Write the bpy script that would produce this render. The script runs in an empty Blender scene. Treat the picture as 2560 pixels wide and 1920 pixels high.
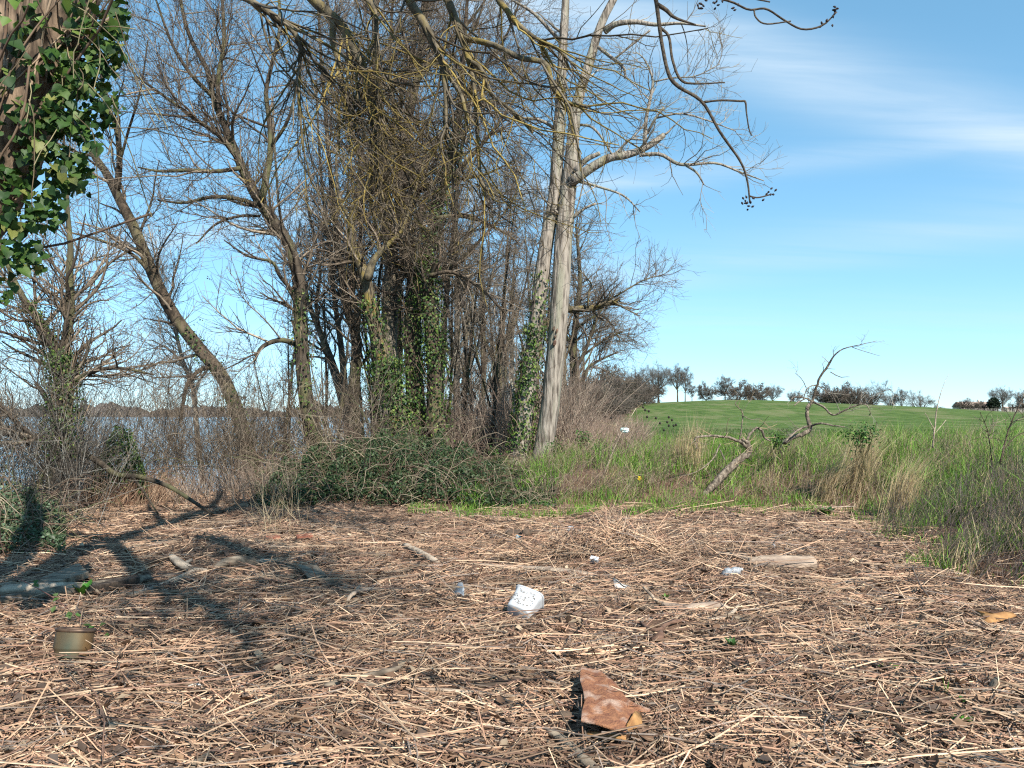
import bpy, math
import numpy as np

R = np.random.default_rng(11)
sc = bpy.context.scene
COL = sc.collection

# ------------------------------------------------------------------ camera, sky, sun, exposure
CAM_H = 1.55
F = 1920.0                      # focal length in pixels of the 2560 wide photograph
TH = math.atan(76 / F)          # camera looks slightly up
cam_d = bpy.data.cameras.new('camera')
cam_d.sensor_width = 36.0
cam_d.lens = 36.0 * F / 2560.0
cam_d.clip_start = 0.05
cam_d.clip_end = 8000
cam = bpy.data.objects.new('camera', cam_d)
cam.location = (0, 0, CAM_H)
cam.rotation_euler = (math.pi / 2 + TH, 0, 0)
COL.objects.link(cam)
sc.camera = cam

SUN_AZ, SUN_EL = math.radians(150), math.radians(40)      # compass style: 0 = +Y, 90 = +X
sun_d = bpy.data.lights.new('sun', 'SUN')
sun_d.energy = 4.6
sun_d.angle = math.radians(0.5)
sun_d.color = (1.0, 0.945, 0.86)
sun = bpy.data.objects.new('sun', sun_d)
sun.rotation_euler = (math.pi / 2 - SUN_EL, 0, math.pi - SUN_AZ)
COL.objects.link(sun)

world = bpy.data.worlds.new('World')
sc.world = world
world.use_nodes = True
wt = world.node_tree
wt.nodes.clear()
def wn(t, **kw):
    n = wt.nodes.new(t)
    for k, v in kw.items():
        setattr(n, k, v)
    return n
def wmath(op, a, b=None):
    n = wn('ShaderNodeMath', operation=op)
    for i, v in enumerate((a, b)):
        if v is None: continue
        if isinstance(v, (int, float)): n.inputs[i].default_value = v
        else: wt.links.new(v, n.inputs[i])
    return n.outputs[0]
sky = wn('ShaderNodeTexSky', sky_type='NISHITA')
sky.sun_disc = False
sky.sun_elevation = SUN_EL
sky.sun_rotation = SUN_AZ
sky.altitude = 0
sky.air_density = 0.7
sky.dust_density = 0.0
sky.ozone_density = 3.0
hs = wn('ShaderNodeHueSaturation')
hs.inputs['Hue'].default_value = 0.48
hs.inputs['Saturation'].default_value = 1.1
hs.inputs['Value'].default_value = 1.0
wt.links.new(sky.outputs[0], hs.inputs['Color'])
gm = wn('ShaderNodeGamma')
gm.inputs[1].default_value = 0.6
wt.links.new(hs.outputs[0], gm.inputs[0])
gain = wn('ShaderNodeMix', data_type='RGBA', blend_type='MULTIPLY')
gain.inputs[0].default_value = 1.0
gain.inputs[7].default_value = (1.5, 1.93, 2.2, 1)
wt.links.new(gm.outputs[0], gain.inputs[6])
# thin cirrus on a high flat layer: direction projected on a plane overhead, streaked noise
tc = wn('ShaderNodeTexCoord')
sp = wn('ShaderNodeSeparateXYZ')
wt.links.new(tc.outputs['Generated'], sp.inputs[0])
zc = wmath('MAXIMUM', wmath('ADD', sp.outputs[2], 0.12), 0.05)
cb = wn('ShaderNodeCombineXYZ')
wt.links.new(wmath('DIVIDE', sp.outputs[0], zc), cb.inputs[0])
wt.links.new(wmath('DIVIDE', sp.outputs[1], zc), cb.inputs[1])
mp = wn('ShaderNodeMapping')
mp.inputs['Rotation'].default_value = (0, 0, math.radians(-20))
mp.inputs['Location'].default_value = (1.7, 0.1, 0)
mp.inputs['Scale'].default_value = (0.5, 3.2, 1)
wt.links.new(cb.outputs[0], mp.inputs[0])
nz = wn('ShaderNodeTexNoise')
nz.inputs['Scale'].default_value = 1.25
nz.inputs['Detail'].default_value = 9
nz.inputs['Roughness'].default_value = 0.57
nz.inputs['Distortion'].default_value = 0.55
wt.links.new(mp.outputs[0], nz.inputs['Vector'])
mp2 = wn('ShaderNodeMapping')
mp2.inputs['Location'].default_value = (0.4, 1.2, 0)
mp2.inputs['Scale'].default_value = (0.35, 0.5, 1)
wt.links.new(cb.outputs[0], mp2.inputs[0])
nz2 = wn('ShaderNodeTexNoise')
nz2.inputs['Scale'].default_value = 1.0
nz2.inputs['Detail'].default_value = 3
wt.links.new(mp2.outputs[0], nz2.inputs['Vector'])
rp = wn('ShaderNodeValToRGB')
rp.color_ramp.elements[0].position = 0.30
rp.color_ramp.elements[1].position = 0.72
wt.links.new(nz.outputs[0], rp.inputs[0])
su = wn('ShaderNodeSeparateXYZ')
wt.links.new(cb.outputs[0], su.inputs[0])
def band(ang, c, width, amp, lo, hi):
    """a long streak of cirrus on the high layer, frayed by noise"""
    a = math.radians(ang)
    d_ = wmath('ADD', wmath('MULTIPLY', su.outputs[0], -math.sin(a)), wmath('MULTIPLY', su.outputs[1], math.cos(a)))
    d_ = wmath('ADD', d_, wmath('MULTIPLY', wmath('SUBTRACT', nz2.outputs[0], 0.5), 0.55))
    d_ = wmath('DIVIDE', wmath('SUBTRACT', d_, c), width)
    e_ = wmath('POWER', 2.718, wmath('MULTIPLY', wmath('MULTIPLY', d_, d_), -1.0))
    return wmath('MULTIPLY', wmath('MULTIPLY', e_, amp), wmath('ADD', wmath('MULTIPLY', rp.outputs[0], hi), lo))
fac = band(23, 1.29, 0.13, 1.0, 0.06, 0.95)
for b_ in (band(-17, 2.26, 0.09, 0.8, 0.0, 0.85), band(-33, 3.02, 0.30, 0.55, 0.15, 0.6), band(14, 0.72, 0.12, 0.8, 0.0, 0.8), band(-8, 4.2, 0.5, 0.5, 0.1, 0.5)):
    fac = wmath('MAXIMUM', fac, b_)
mx = wn('ShaderNodeMix', data_type='RGBA')
wt.links.new(fac, mx.inputs[0])
wt.links.new(gain.outputs[2], mx.inputs[6])
mx.inputs[7].default_value = (3.9, 4.8, 5.6, 1)
bg = wn('ShaderNodeBackground')
bg.inputs['Strength'].default_value = 0.10
wo = wn('ShaderNodeOutputWorld')
wt.links.new(mx.outputs[2], bg.inputs[0])
wt.links.new(bg.outputs[0], wo.inputs[0])

vs = sc.view_settings
vs.view_transform = 'Standard'
vs.look = 'None'
vs.gamma = 1.0
vs.use_curve_mapping = False
vs.exposure = 0.95
cy = sc.cycles
cy.max_bounces = 5; cy.diffuse_bounces = 2; cy.glossy_bounces = 2; cy.transmission_bounces = 2
cy.caustics_reflective = False; cy.caustics_refractive = False
cy.filter_width = 1.2
cy.use_denoising = False            # keep the crisp texture of fine straw and twigs
world.cycles.sampling_method = 'MANUAL'
world.cycles.sample_map_resolution = 512

# ------------------------------------------------------------------ helpers: picture measure -> place
cT, sT = math.cos(TH), math.sin(TH)
def P(px, py, d):
    """the place at distance d (metres ahead) that the photograph shows at px, py"""
    x = (px - 1280) / F
    y = (960 - py) / F
    Y = cT - sT * y
    Z = sT + cT * y
    s = d / Y
    return np.array((x * s, d, CAM_H + Z * s))

def smooth(t):
    t = np.clip(t, 0, 1)
    return t * t * (3 - 2 * t)

_ph = np.random.default_rng(3)
_W = [( _ph.uniform(0, 6.28), _ph.uniform(0, 6.28), _ph.uniform(0.6, 1.4)) for _ in range(24)]
def waves(x, y, wl, n, k0=0):
    s = 0
    for i in range(n):
        a, p, f = _W[(k0 + i) % 24]
        s = s + np.sin((x * math.cos(a) + y * math.sin(a)) * 6.283 / wl * f + p)
    return s / math.sqrt(n)

SH_Y = [0, 18, 21, 26, 40, 85, 150, 250, 500, 900]
SH_X = [-8, -8, -7.0, -7, -9, -16, -14, 0, 40, 100]
def shore(x, y):
    """positive on land, metres to the water's edge"""
    a = x - np.interp(y, SH_Y, SH_X)
    b = np.interp(x, [-60, -20, -12, -8, 0], [15, 18.5, 20.5, 22, 24]) - y
    return np.maximum(a, b)

def grassd(x, y):
    """positive inside the tall grass beyond and beside the litter"""
    yb = np.interp(x, [-1.2, -0.5, 0.8, 2.8, 4.2, 5.5], [12.2, 11.9, 12.4, 12.7, 13.0, 12.6]) + np.where(x < -1.2, (-1.2 - x) * 3, 0)
    yb = yb + 0.35 * waves(x, x * 0, 2.1, 4, 2) + 0.15 * waves(x, x * 0, 0.6, 4, 8)
    xb = np.interp(y, [3, 5.5, 6.5, 7.2, 8.2, 10, 11.5, 12.5], [6.5, 5.2, 4.6, 4.3, 4.45, 4.85, 5.1, 5.4]) + 0.22 * waves(y, y * 0, 1.9, 4, 5)
    return np.maximum(y - yb, x - xb)

def hgt(x, y):
    x = np.asarray(x, float); y = np.asarray(y, float)
    near = 1 - smooth((y - 18) / 20)
    z = near * (0.028 * waves(x, y, 1.7, 6) + 0.014 * waves(x, y, 0.6, 5, 6) + 0.007 * waves(x, y, 0.25, 5, 12))
    z = z + 0.17 * np.exp(-(((x - 1.15) / 0.75) ** 2 + ((y - 8.6) / 0.35) ** 2))
    z = z + 0.10 * np.exp(-(((x + 3.4) / 1.3) ** 2 + ((y - 8.6) / 0.5) ** 2))
    g = grassd(x, y)
    z = z + 0.5 * smooth(g / 3.0) * smooth((x + 1) / 3)
    z = z + 0.18 * np.exp(-(((x + 2.3) / 2.6) ** 2 + ((y - 15) / 2.0) ** 2))
    hill = 4.4 * smooth((y - 60) / 125) * np.exp(-((x - 51) / 42) ** 2)
    z = z + hill + 2.3 * smooth((y - 195) / 130) * smooth((x - 60) / 40)
    z = z + smooth((y - 30) / 60) * 0.12 * waves(x, y, 40, 5, 3)
    s = shore(x, y)
    z = z * smooth((s + 1) / 4) + np.interp(s, [-9, -1, 0, 3, 8], [-4.5, -1.9, -1.25, -0.42, 0.0])
    return z

def G(px, py, up=0.0):
    """the place on the ground that the photograph shows at px, py"""
    d = 8.0
    lo, hi = 1.0, 400.0
    for _ in range(60):
        d = 0.5 * (lo + hi)
        p = P(px, py, d)
        if p[2] > float(hgt(p[0], p[1])) + up: lo = d
        else: hi = d
    p = P(px, py, d)
    return p

# ------------------------------------------------------------------ helpers: materials
def new_mat(name):
    m = bpy.data.materials.new(name)
    m.use_nodes = True
    nt = m.node_tree
    nt.nodes.clear()
    return m, nt
def L(nt, a, b): nt.links.new(a, b)

def surf(name, c1, c2, scale=8.0, rough=0.85, stretch=(1, 1, 1), attr=False, bump=0.0, bscale=None, c3=None,
         spec=0.25, trans=0.0, lo=0.35, hi=0.65, detail=6, metallic=0.0, coord='Object'):
    m, nt = new_mat(name)
    N = nt.nodes.new
    tcn = N('ShaderNodeTexCoord')
    mpn = N('ShaderNodeMapping')
    mpn.inputs['Scale'].default_value = stretch
    L(nt, tcn.outputs[coord], mpn.inputs[0])
    n1 = N('ShaderNodeTexNoise')
    n1.inputs['Scale'].default_value = scale
    n1.inputs['Detail'].default_value = detail
    L(nt, mpn.outputs[0], n1.inputs['Vector'])
    r = N('ShaderNodeValToRGB')
    r.color_ramp.elements[0].position = lo
    r.color_ramp.elements[1].position = hi
    r.color_ramp.elements[0].color = (*c1, 1)
    r.color_ramp.elements[1].color = (*c2, 1)
    L(nt, n1.outputs[0], r.inputs[0])
    col = r.outputs[0]
    if c3 is not None:
        n2 = N('ShaderNodeTexNoise')
        n2.inputs['Scale'].default_value = scale * 0.31
        n2.inputs['Detail'].default_value = 4
        L(nt, mpn.outputs[0], n2.inputs['Vector'])
        r2 = N('ShaderNodeValToRGB')
        r2.color_ramp.elements[0].position = 0.5
        r2.color_ramp.elements[1].position = 0.64
        L(nt, n2.outputs[0], r2.inputs[0])
        mm = N('ShaderNodeMix'); mm.data_type = 'RGBA'
        L(nt, r2.outputs[0], mm.inputs[0])
        L(nt, col, mm.inputs[6])
        mm.inputs[7].default_value = (*c3, 1)
        col = mm.outputs[2]
    if attr:
        at = N('ShaderNodeAttribute'); at.attribute_name = 'Col'
        mm = N('ShaderNodeMix'); mm.data_type = 'RGBA'; mm.blend_type = 'MULTIPLY'
        mm.inputs[0].default_value = 1.0
        L(nt, col, mm.inputs[6]); L(nt, at.outputs['Color'], mm.inputs[7])
        col = mm.outputs[2]
    b = N('ShaderNodeBsdfPrincipled')
    b.inputs['Roughness'].default_value = rough
    b.inputs['Specular IOR Level'].default_value = spec
    b.inputs['Metallic'].default_value = metallic
    L(nt, col, b.inputs['Base Color'])
    if bump > 0:
        nb = N('ShaderNodeTexNoise')
        nb.inputs['Scale'].default_value = bscale or scale * 2
        nb.inputs['Detail'].default_value = 5
        L(nt, mpn.outputs[0], nb.inputs['Vector'])
        bp = N('ShaderNodeBump')
        bp.inputs['Strength'].default_value = 0.9
        bp.inputs['Distance'].default_value = bump
        L(nt, nb.outputs[0], bp.inputs['Height'])
        L(nt, bp.outputs[0], b.inputs['Normal'])
    out = N('ShaderNodeOutputMaterial')
    if trans > 0:
        tr = N('ShaderNodeBsdfTranslucent')
        L(nt, col, tr.inputs[0])
        ms = N('ShaderNodeMixShader')
        ms.inputs[0].default_value = trans
        L(nt, b.outputs[0], ms.inputs[1]); L(nt, tr.outputs[0], ms.inputs[2])
        L(nt, ms.outputs[0], out.inputs[0])
    else:
        L(nt, b.outputs[0], out.inputs[0])
    return m

W3 = (1, 1, 1)
M = {}
M['straw'] = surf('straw', (0.72, 0.72, 0.72), W3, 30, 0.65, attr=True, spec=0.3)
M['grass'] = surf('grass_blade', (0.75, 0.8, 0.7), W3, 6, 0.55, attr=True, trans=0.28, spec=0.3)
M['leaf'] = surf('leaf', (0.7, 0.75, 0.7), W3, 9, 0.52, attr=True, trans=0.24, spec=0.28)
M['twig'] = surf('twig', (0.62, 0.62, 0.62), W3, 5, 0.85, attr=True)
M['bark_brown'] = surf('bark_brown', (0.024, 0.018, 0.013), (0.105, 0.078, 0.054), 9, 0.95, (1, 1, 0.28), bump=0.03, bscale=16, c3=(0.13, 0.115, 0.06))
M['bark_dark'] = surf('bark_dark', (0.022, 0.017, 0.013), (0.085, 0.066, 0.047), 10, 0.95, (1, 1, 0.3), bump=0.03, bscale=18, c3=(0.10, 0.095, 0.045))
M['bark_grey'] = surf('bark_grey', (0.06, 0.05, 0.04), (0.22, 0.19, 0.15), 8, 0.95, (1, 1, 0.25), bump=0.025, bscale=18, c3=(0.2, 0.17, 0.11))
M['bark_pale'] = surf('bark_pale', (0.07, 0.056, 0.044), (0.31, 0.268, 0.22), 17, 0.95, (1, 1, 0.13), bump=0.05, bscale=24, c3=(0.25, 0.235, 0.175), lo=0.36, hi=0.56)
M['snag'] = surf('snag_wood', (0.07, 0.055, 0.042), (0.27, 0.22, 0.165), 22, 0.95, (1, 1, 0.5), bump=0.03, bscale=40)
M['bark_near'] = surf('bark_near', (0.05, 0.036, 0.025), (0.26, 0.185, 0.125), 26, 0.95, (1, 1, 0.22), bump=0.02, bscale=40)
M['bark_lichen'] = surf('bark_lichen', (0.05, 0.042, 0.028), (0.17, 0.14, 0.09), 14, 0.95, (1, 1, 0.6), bump=0.012, bscale=60, c3=(0.19, 0.145, 0.045))
M['bark_near_twig'] = surf('bark_near_twig', (0.035, 0.028, 0.022), (0.10, 0.078, 0.055), 40, 0.9, bump=0.006, bscale=90)
M['driftwood'] = surf('driftwood', (0.20, 0.155, 0.115), (0.50, 0.40, 0.30), 14, 0.9, (0.3, 1, 1), bump=0.012, bscale=40)
M['drift_grey'] = surf('driftwood_grey', (0.085, 0.066, 0.048), (0.30, 0.24, 0.175), 16, 0.9, (0.3, 1, 1), bump=0.012, bscale=40)
M['drift_pale'] = surf('driftwood_pale', (0.22, 0.16, 0.115), (0.54, 0.42, 0.31), 16, 0.9, (0.3, 1, 1), bump=0.03, bscale=40, c3=(0.24, 0.18, 0.14))
M['drift_dark'] = surf('driftwood_dark', (0.03, 0.022, 0.017), (0.12, 0.085, 0.06), 16, 0.9, (0.4, 1, 1), bump=0.012, bscale=40)
M['drift_red'] = surf('driftwood_red', (0.05, 0.028, 0.02), (0.18, 0.105, 0.072), 16, 0.9, (0.4, 1, 1), bump=0.01, bscale=40)

# ------------------------------------------------------------------ helpers: geometry
def nrm(v):
    return v / np.maximum(np.linalg.norm(v, axis=-1, keepdims=True), 1e-9)

class Geo:
    def __init__(s):
        s.v, s.q, s.t, s.c, s.n = [], [], [], [], 0
    def add(s, v, quads=None, tris=None, col=None):
        v = np.asarray(v, float).reshape(-1, 3)
        if quads is not None and len(quads): s.q.append(np.asarray(quads, np.int64) + s.n)
        if tris is not None and len(tris): s.t.append(np.asarray(tris, np.int64) + s.n)
        if col is None: col = np.ones((len(v), 3))
        col = np.broadcast_to(np.asarray(col, float), (len(v), 3))
        s.v.append(v); s.c.append(col); s.n += len(v)
        return s
    def mesh(s, name, origin=(0, 0, 0), smooth_=True):
        v = np.concatenate(s.v) - np.asarray(origin, float)
        c = np.concatenate(s.c)
        q = np.concatenate(s.q) if s.q else np.zeros((0, 4), np.int64)
        t = np.concatenate(s.t) if s.t else np.zeros((0, 3), np.int64)
        me = bpy.data.meshes.new(name)
        me.vertices.add(len(v)); me.vertices.foreach_set('co', v.astype(np.float32).ravel())
        nl = q.size + t.size
        me.loops.add(nl)
        me.loops.foreach_set('vertex_index', np.concatenate([q.ravel(), t.ravel()]).astype(np.int32))
        nf = len(q) + len(t)
        me.polygons.add(nf)
        st = np.concatenate([np.arange(len(q)) * 4, q.size + np.arange(len(t)) * 3]).astype(np.int32)
        me.polygons.foreach_set('loop_start', st)
        me.polygons.foreach_set('use_smooth', np.full(nf, smooth_, bool))
        a = me.color_attributes.new('Col', 'FLOAT_COLOR', 'POINT')
        c4 = np.concatenate([c, np.ones((len(c), 1))], 1).astype(np.float32)
        a.data.foreach_set('color', c4.ravel())
        me.update(calc_edges=True)
        me.validate()
        return me
    def build(s, name, mat, parent=None, origin=None, smooth_=True):
        if origin is None:
            origin = (0, 0, 0)
        me = s.mesh(name, origin, smooth_)
        me.materials.append(mat)
        o = bpy.data.objects.new(name, me)
        COL.objects.link(o)
        if parent is not None: o.parent = parent
        else: o.location = origin
        return o

def empty(name, loc):
    o = bpy.data.objects.new(name, None)
    o.empty_display_size = 0.2
    o.location = tuple(float(a) for a in loc)
    COL.objects.link(o)
    return o
def tag(o, label, cat, group=None):
    o['label'] = label; o['category'] = cat
    if group: o['group'] = group
    return o
def kind(o, k, label=None, cat=None):
    o['kind'] = k
    if label: o['label'] = label
    if cat: o['category'] = cat
    return o

def tubes(pts, rad, S=3, rough=0.0, cap=False, seed=None, flat=1.0):
    """pts N,K,3  rad N,K -> verts, quads, tris"""
    pts = np.asarray(pts, float); rad = np.asarray(rad, float)
    N, K, _ = pts.shape
    T = np.empty_like(pts)
    T[:, 1:-1] = pts[:, 2:] - pts[:, :-2]
    T[:, 0] = pts[:, 1] - pts[:, 0]
    T[:, -1] = pts[:, -1] - pts[:, -2]
    T = nrm(T)
    ref = np.where(np.abs(T[:, 0, 2:3]) < 0.8, np.array([[0, 0, 1.0]]), np.array([[1.0, 0, 0]]))
    u = nrm(np.cross(ref, T[:, 0]))
    ang = np.arange(S) * 2 * math.pi / S
    V = np.empty((N, K, S, 3))
    for k in range(K):
        u = nrm(u - T[:, k] * np.sum(u * T[:, k], 1, keepdims=True))
        w = np.cross(T[:, k], u)
        r = rad[:, k][:, None]
        if rough > 0:
            rr = R.normal(0, 1, (N, S)) * 0.35
            rr = rr + np.sin(ang * 3 + k * 0.21)[None] * 0.8 + np.sin(ang * 5 - k * 0.33 + 1)[None] * 0.7
            r = r * (1 + rough * rr)
        V[:, k] = pts[:, k][:, None] + (r * np.cos(ang))[..., None] * u[:, None] + (r * np.sin(ang) * flat)[..., None] * w[:, None]
    idx = np.arange(N * K * S).reshape(N, K, S)
    a = idx[:, :-1]; b = idx[:, 1:]
    q = np.stack([a, np.roll(a, -1, 2), np.roll(b, -1, 2), b], -1).reshape(-1, 4)
    t = []
    if cap:
        for e, rev in ((0, True), (K - 1, False)):
            ring = idx[:, e]
            for i in range(1, S - 1):
                tri = np.stack([ring[:, 0], ring[:, i], ring[:, i + 1]], -1)
                t.append(tri[:, ::-1] if rev else tri)
    t = np.concatenate(t) if t else None
    return V.reshape(-1, 3), q, t

def catmull(c, n):
    c = np.asarray(c, float)
    if len(c) < 3:
        tt = np.linspace(0, 1, n)[:, None]
        return c[0] * (1 - tt) + c[-1] * tt
    e = np.vstack([2 * c[0] - c[1], c, 2 * c[-1] - c[-2]])
    seg = len(c) - 1
    t = np.linspace(0, seg, n)
    i = np.minimum(t.astype(int), seg - 1)
    f = (t - i)[:, None]
    p0, p1, p2, p3 = e[i], e[i + 1], e[i + 2], e[i + 3]
    return 0.5 * (2 * p1 + (p2 - p0) * f + (2 * p0 - 5 * p1 + 4 * p2 - p3) * f * f + (3 * p1 - p0 - 3 * p2 + p3) * f ** 3)

def limb(ctrl, n=None, jit=0.0):
    """ctrl rows px, py, d, width in photograph pixels; returns pts, rad in metres"""
    rows = []
    for px, py, d, w in ctrl:
        p = P(px, py, d)
        rows.append((*p, 0.5 * w * d / F))
    n = n or max(6, 3 * len(ctrl))
    c = catmull(rows, n)
    pts, rad = c[:, :3].copy(), np.maximum(c[:, 3], 0.0015)
    if jit:
        pts[1:] += R.normal(0, 1, (n - 1, 3)) * jit * rad[1:, None]
    return pts, rad
def wlimb(rows, n=None):
    rows = np.asarray(rows, float)
    n = n or 3 * len(rows)
    c = catmull(rows, n)
    return c[:, :3], np.maximum(c[:, 3], 0.002)

def resample(l, K):
    pts, rad = l
    t = np.linspace(0, 1, len(pts)); u = np.linspace(0, 1, K)
    return np.stack([np.interp(u, t, pts[:, i]) for i in range(3)], 1), np.interp(u, t, rad)

def stackl(limbs, K=40):
    a = [resample(l, K) for l in limbs]
    return np.stack([x[0] for x in a]), np.stack([x[1] for x in a])

def spawn(par, n, t0=0.15, t1=1.0, zmin=-99, power=1.0, wl=None):
    """choose n places along parent branches: returns base, tangent, radius, t"""
    pts, rad = par
    N, K, _ = pts.shape
    ln = np.linalg.norm(np.diff(pts, axis=1), axis=2).sum(1)
    w = ln if wl is None else ln * wl
    i = R.choice(N, n * 2, p=w / w.sum())
    t = t0 + (t1 - t0) * R.random(n * 2) ** power
    f = t * (K - 1); k = np.minimum(f.astype(int), K - 2); f = f - k
    a, b = pts[i, k], pts[i, k + 1]
    base = a + (b - a) * f[:, None]
    ok = np.where(base[:, 2] > zmin)[0][:n]
    r = rad[i, k] * (1 - f) + rad[i, k + 1] * f
    return base[ok], nrm(b - a)[ok], r[ok], t[ok]

def grow(base, d0, ln, K, wander=0.2, trop=(0, 0, 0), trop2=None):
    """random walking branches: N,K,3"""
    N = len(base)
    pts = np.empty((N, K, 3)); pts[:, 0] = base
    d = nrm(d0)
    tr = np.asarray(trop, float)
    tr2 = tr if trop2 is None else np.asarray(trop2, float)
    st = (np.asarray(ln) / (K - 1))[:, None]
    for k in range(1, K):
        f = k / (K - 1)
        d = nrm(d + R.normal(0, wander, (N, 3)) + tr * (1 - f) + tr2 * f)
        pts[:, k] = pts[:, k - 1] + d * st
    return pts

def sidedir(tan, a0, a1):
    N = len(tan)
    r = nrm(np.cross(tan, R.normal(0, 1, (N, 3))))
    a = R.uniform(a0, a1, N)[:, None]
    return tan * np.cos(a) + r * np.sin(a)

def branchset(par, n, lmin, lmax, rfac, rmin, K, a0=0.5, a1=1.1, wander=0.2, trop=(0, 0, 0.05), trop2=None, t0=0.2, t1=1.0, zmin=-99, taper=0.3, rmax=0.05, wl=None, bias=None):
    b, t, r, tt = spawn(par, n, t0, t1, zmin, wl=wl)
    d = sidedir(t, a0, a1)
    if bias is not None: d = nrm(d + np.asarray(bias, float))
    ln = R.uniform(lmin, lmax, len(b)) * (1.15 - 0.5 * tt)
    pts = grow(b, d, ln, K, wander, trop, trop2)
    r0 = np.clip(r * rfac * R.uniform(0.7, 1.1, len(b)), rmin, rmax)
    rad = r0[:, None] * np.linspace(1, taper, K)[None]
    return pts, np.maximum(rad, rmin * 0.6)

def vcol(N, per, palette, probs=None, jit=0.18):
    palette = np.asarray(palette, float)
    i = R.choice(len(palette), N, p=probs)
    c = palette[i] * (1 + R.normal(0, jit, (N, 1)))
    return np.repeat(np.clip(c, 0.004, 0.95), per, axis=0)

def add_tubes(g, set_, S, palette=None, probs=None, jit=0.18, **kw):
    v, q, t = tubes(set_[0], set_[1], S, **kw)
    N, K, _ = set_[0].shape
    g.add(v, q, t, None if palette is None else vcol(N, K * S, palette, probs, jit))

# ------------------------------------------------------------------ leaves
def leaf_quads(g, pos, nor, size, palette, probs=None, fold=0.25, asp=0.75, jit=0.22, upv=None):
    """small pointed leaves folded at the midrib, 4 triangles each, vectorised"""
    N = len(pos)
    nor = nrm(nor)
    d = R.normal(0, 1, (N, 3)) if upv is None else upv + R.normal(0, 0.5, (N, 3))
    tx = nrm(d - nor * np.sum(d * nor, 1, keepdims=True))
    ty = np.cross(nor, tx)
    s = np.asarray(size)[:, None]
    a = pos - tx * s * 0.5
    b = pos + tx * s * 0.55
    m = pos - tx * s * 0.1
    l = m + ty * s * asp * 0.5 + nor * s * fold
    r = m - ty * s * asp * 0.5 + nor * s * fold
    v = np.stack([a, b, l, r], 1).reshape(-1, 3)
    i = np.arange(N)[:, None] * 4
    t = np.concatenate([i + [0, 1, 2], i + [0, 3, 1]])
    g.add(v, None, t, vcol(N, 4, palette, probs, jit))

IVY = [(0.022, 0.05, 0.012), (0.05, 0.10, 0.02), (0.10, 0.165, 0.03), (0.19, 0.23, 0.055)]
def ivy_on(g, par, n, rmul=1.0, off=(0.0, 0.16), size=(0.045, 0.08), t0=0, t1=1, palette=IVY, probs=(0.3, 0.35, 0.25, 0.1), face=(0.25, -0.75, 0.1), front=0.55):
    b, t, r, tt = spawn(par, n, t0, t1)
    d = nrm(np.cross(t, R.normal(0, 1, b.shape)) + np.asarray(face) * front)
    o = R.uniform(off[0], off[1], len(b)) ** 1.0
    pos = b + d * (r * rmul + o)[:, None]
    leaf_quads(g, pos, d + R.normal(0, 0.45, d.shape) + np.array((0, 0, 0.35)), R.uniform(size[0], size[1], len(b)), palette, probs, asp=0.95, upv=np.array((0, 0, -1.0)))

# ------------------------------------------------------------------ blades
def blades(g, base, ht, width, lean, palette, probs=None, curl=0.5, jit=0.2):
    """grass blades of 3 triangles; lean N,2 horizontal offset of the tip in units of the height"""
    N = len(base)
    h = np.asarray(ht)[:, None]
    a = R.uniform(0, math.pi, N)
    side = np.stack([np.cos(a), np.sin(a), np.zeros(N)], 1) * np.asarray(width)[:, None] * 0.5
    ln = np.concatenate([lean, np.zeros((N, 1))], 1)
    up = np.array((0, 0, 1.0))
    mid = base + up * h * 0.55 + ln * h * 0.55 * (1 - curl)
    tip = base + ln * h + up * h * np.sqrt(np.clip(1 - (ln ** 2).sum(1, keepdims=True) * 0.6, 0.1, 1))
    v = np.stack([base - side, base + side, mid + side * 0.8, mid - side * 0.8, tip], 1).reshape(-1, 3)
    i = np.arange(N)[:, None] * 5
    g.add(v, i + [0, 1, 2, 3], i + [3, 2, 4], vcol(N, 5, palette, probs, jit))

# ================================================================== SETTING
# ---- ground and field: one non-uniform sheet, split where the sown field begins
def spaced(a0, a1, fine0, fine1, step, grow_=1.06):
    xs = list(np.arange(fine0, fine1 + 1e-6, step))
    s, x = step, fine1
    while x < a1:
        s *= grow_; x += s; xs.append(min(x, a1))
    s, x = step, fine0
    while x > a0:
        s *= grow_; x -= s; xs.insert(0, max(x, a0))
    return np.array(sorted(set(xs)))
gx = spaced(-1500, 1800, -6.5, 7.0, 0.095, 1.085)
gy = spaced(-40, 2500, 2.4, 14.5, 0.095, 1.07)
XX, YY = np.meshgrid(gx, gy)
ZZ = hgt(XX, YY)
V = np.stack([XX, YY, ZZ], -1).reshape(-1, 3)
ny, nx = XX.shape
ii = np.arange(ny * nx).reshape(ny, nx)
Q = np.stack([ii[:-1, :-1], ii[:-1, 1:], ii[1:, 1:], ii[1:, :-1]], -1).reshape(-1, 4)
fc = V[Q].mean(1)
field_mask = (fc[:, 1] > 27) & (fc[:, 0] > np.interp(fc[:, 1], [27, 75, 180, 400], [4.5, 9, 30, 60]))
def sub(mask):
    q = Q[mask]
    u, inv = np.unique(q, return_inverse=True)
    return V[u], inv.reshape(-1, 4)

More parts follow.
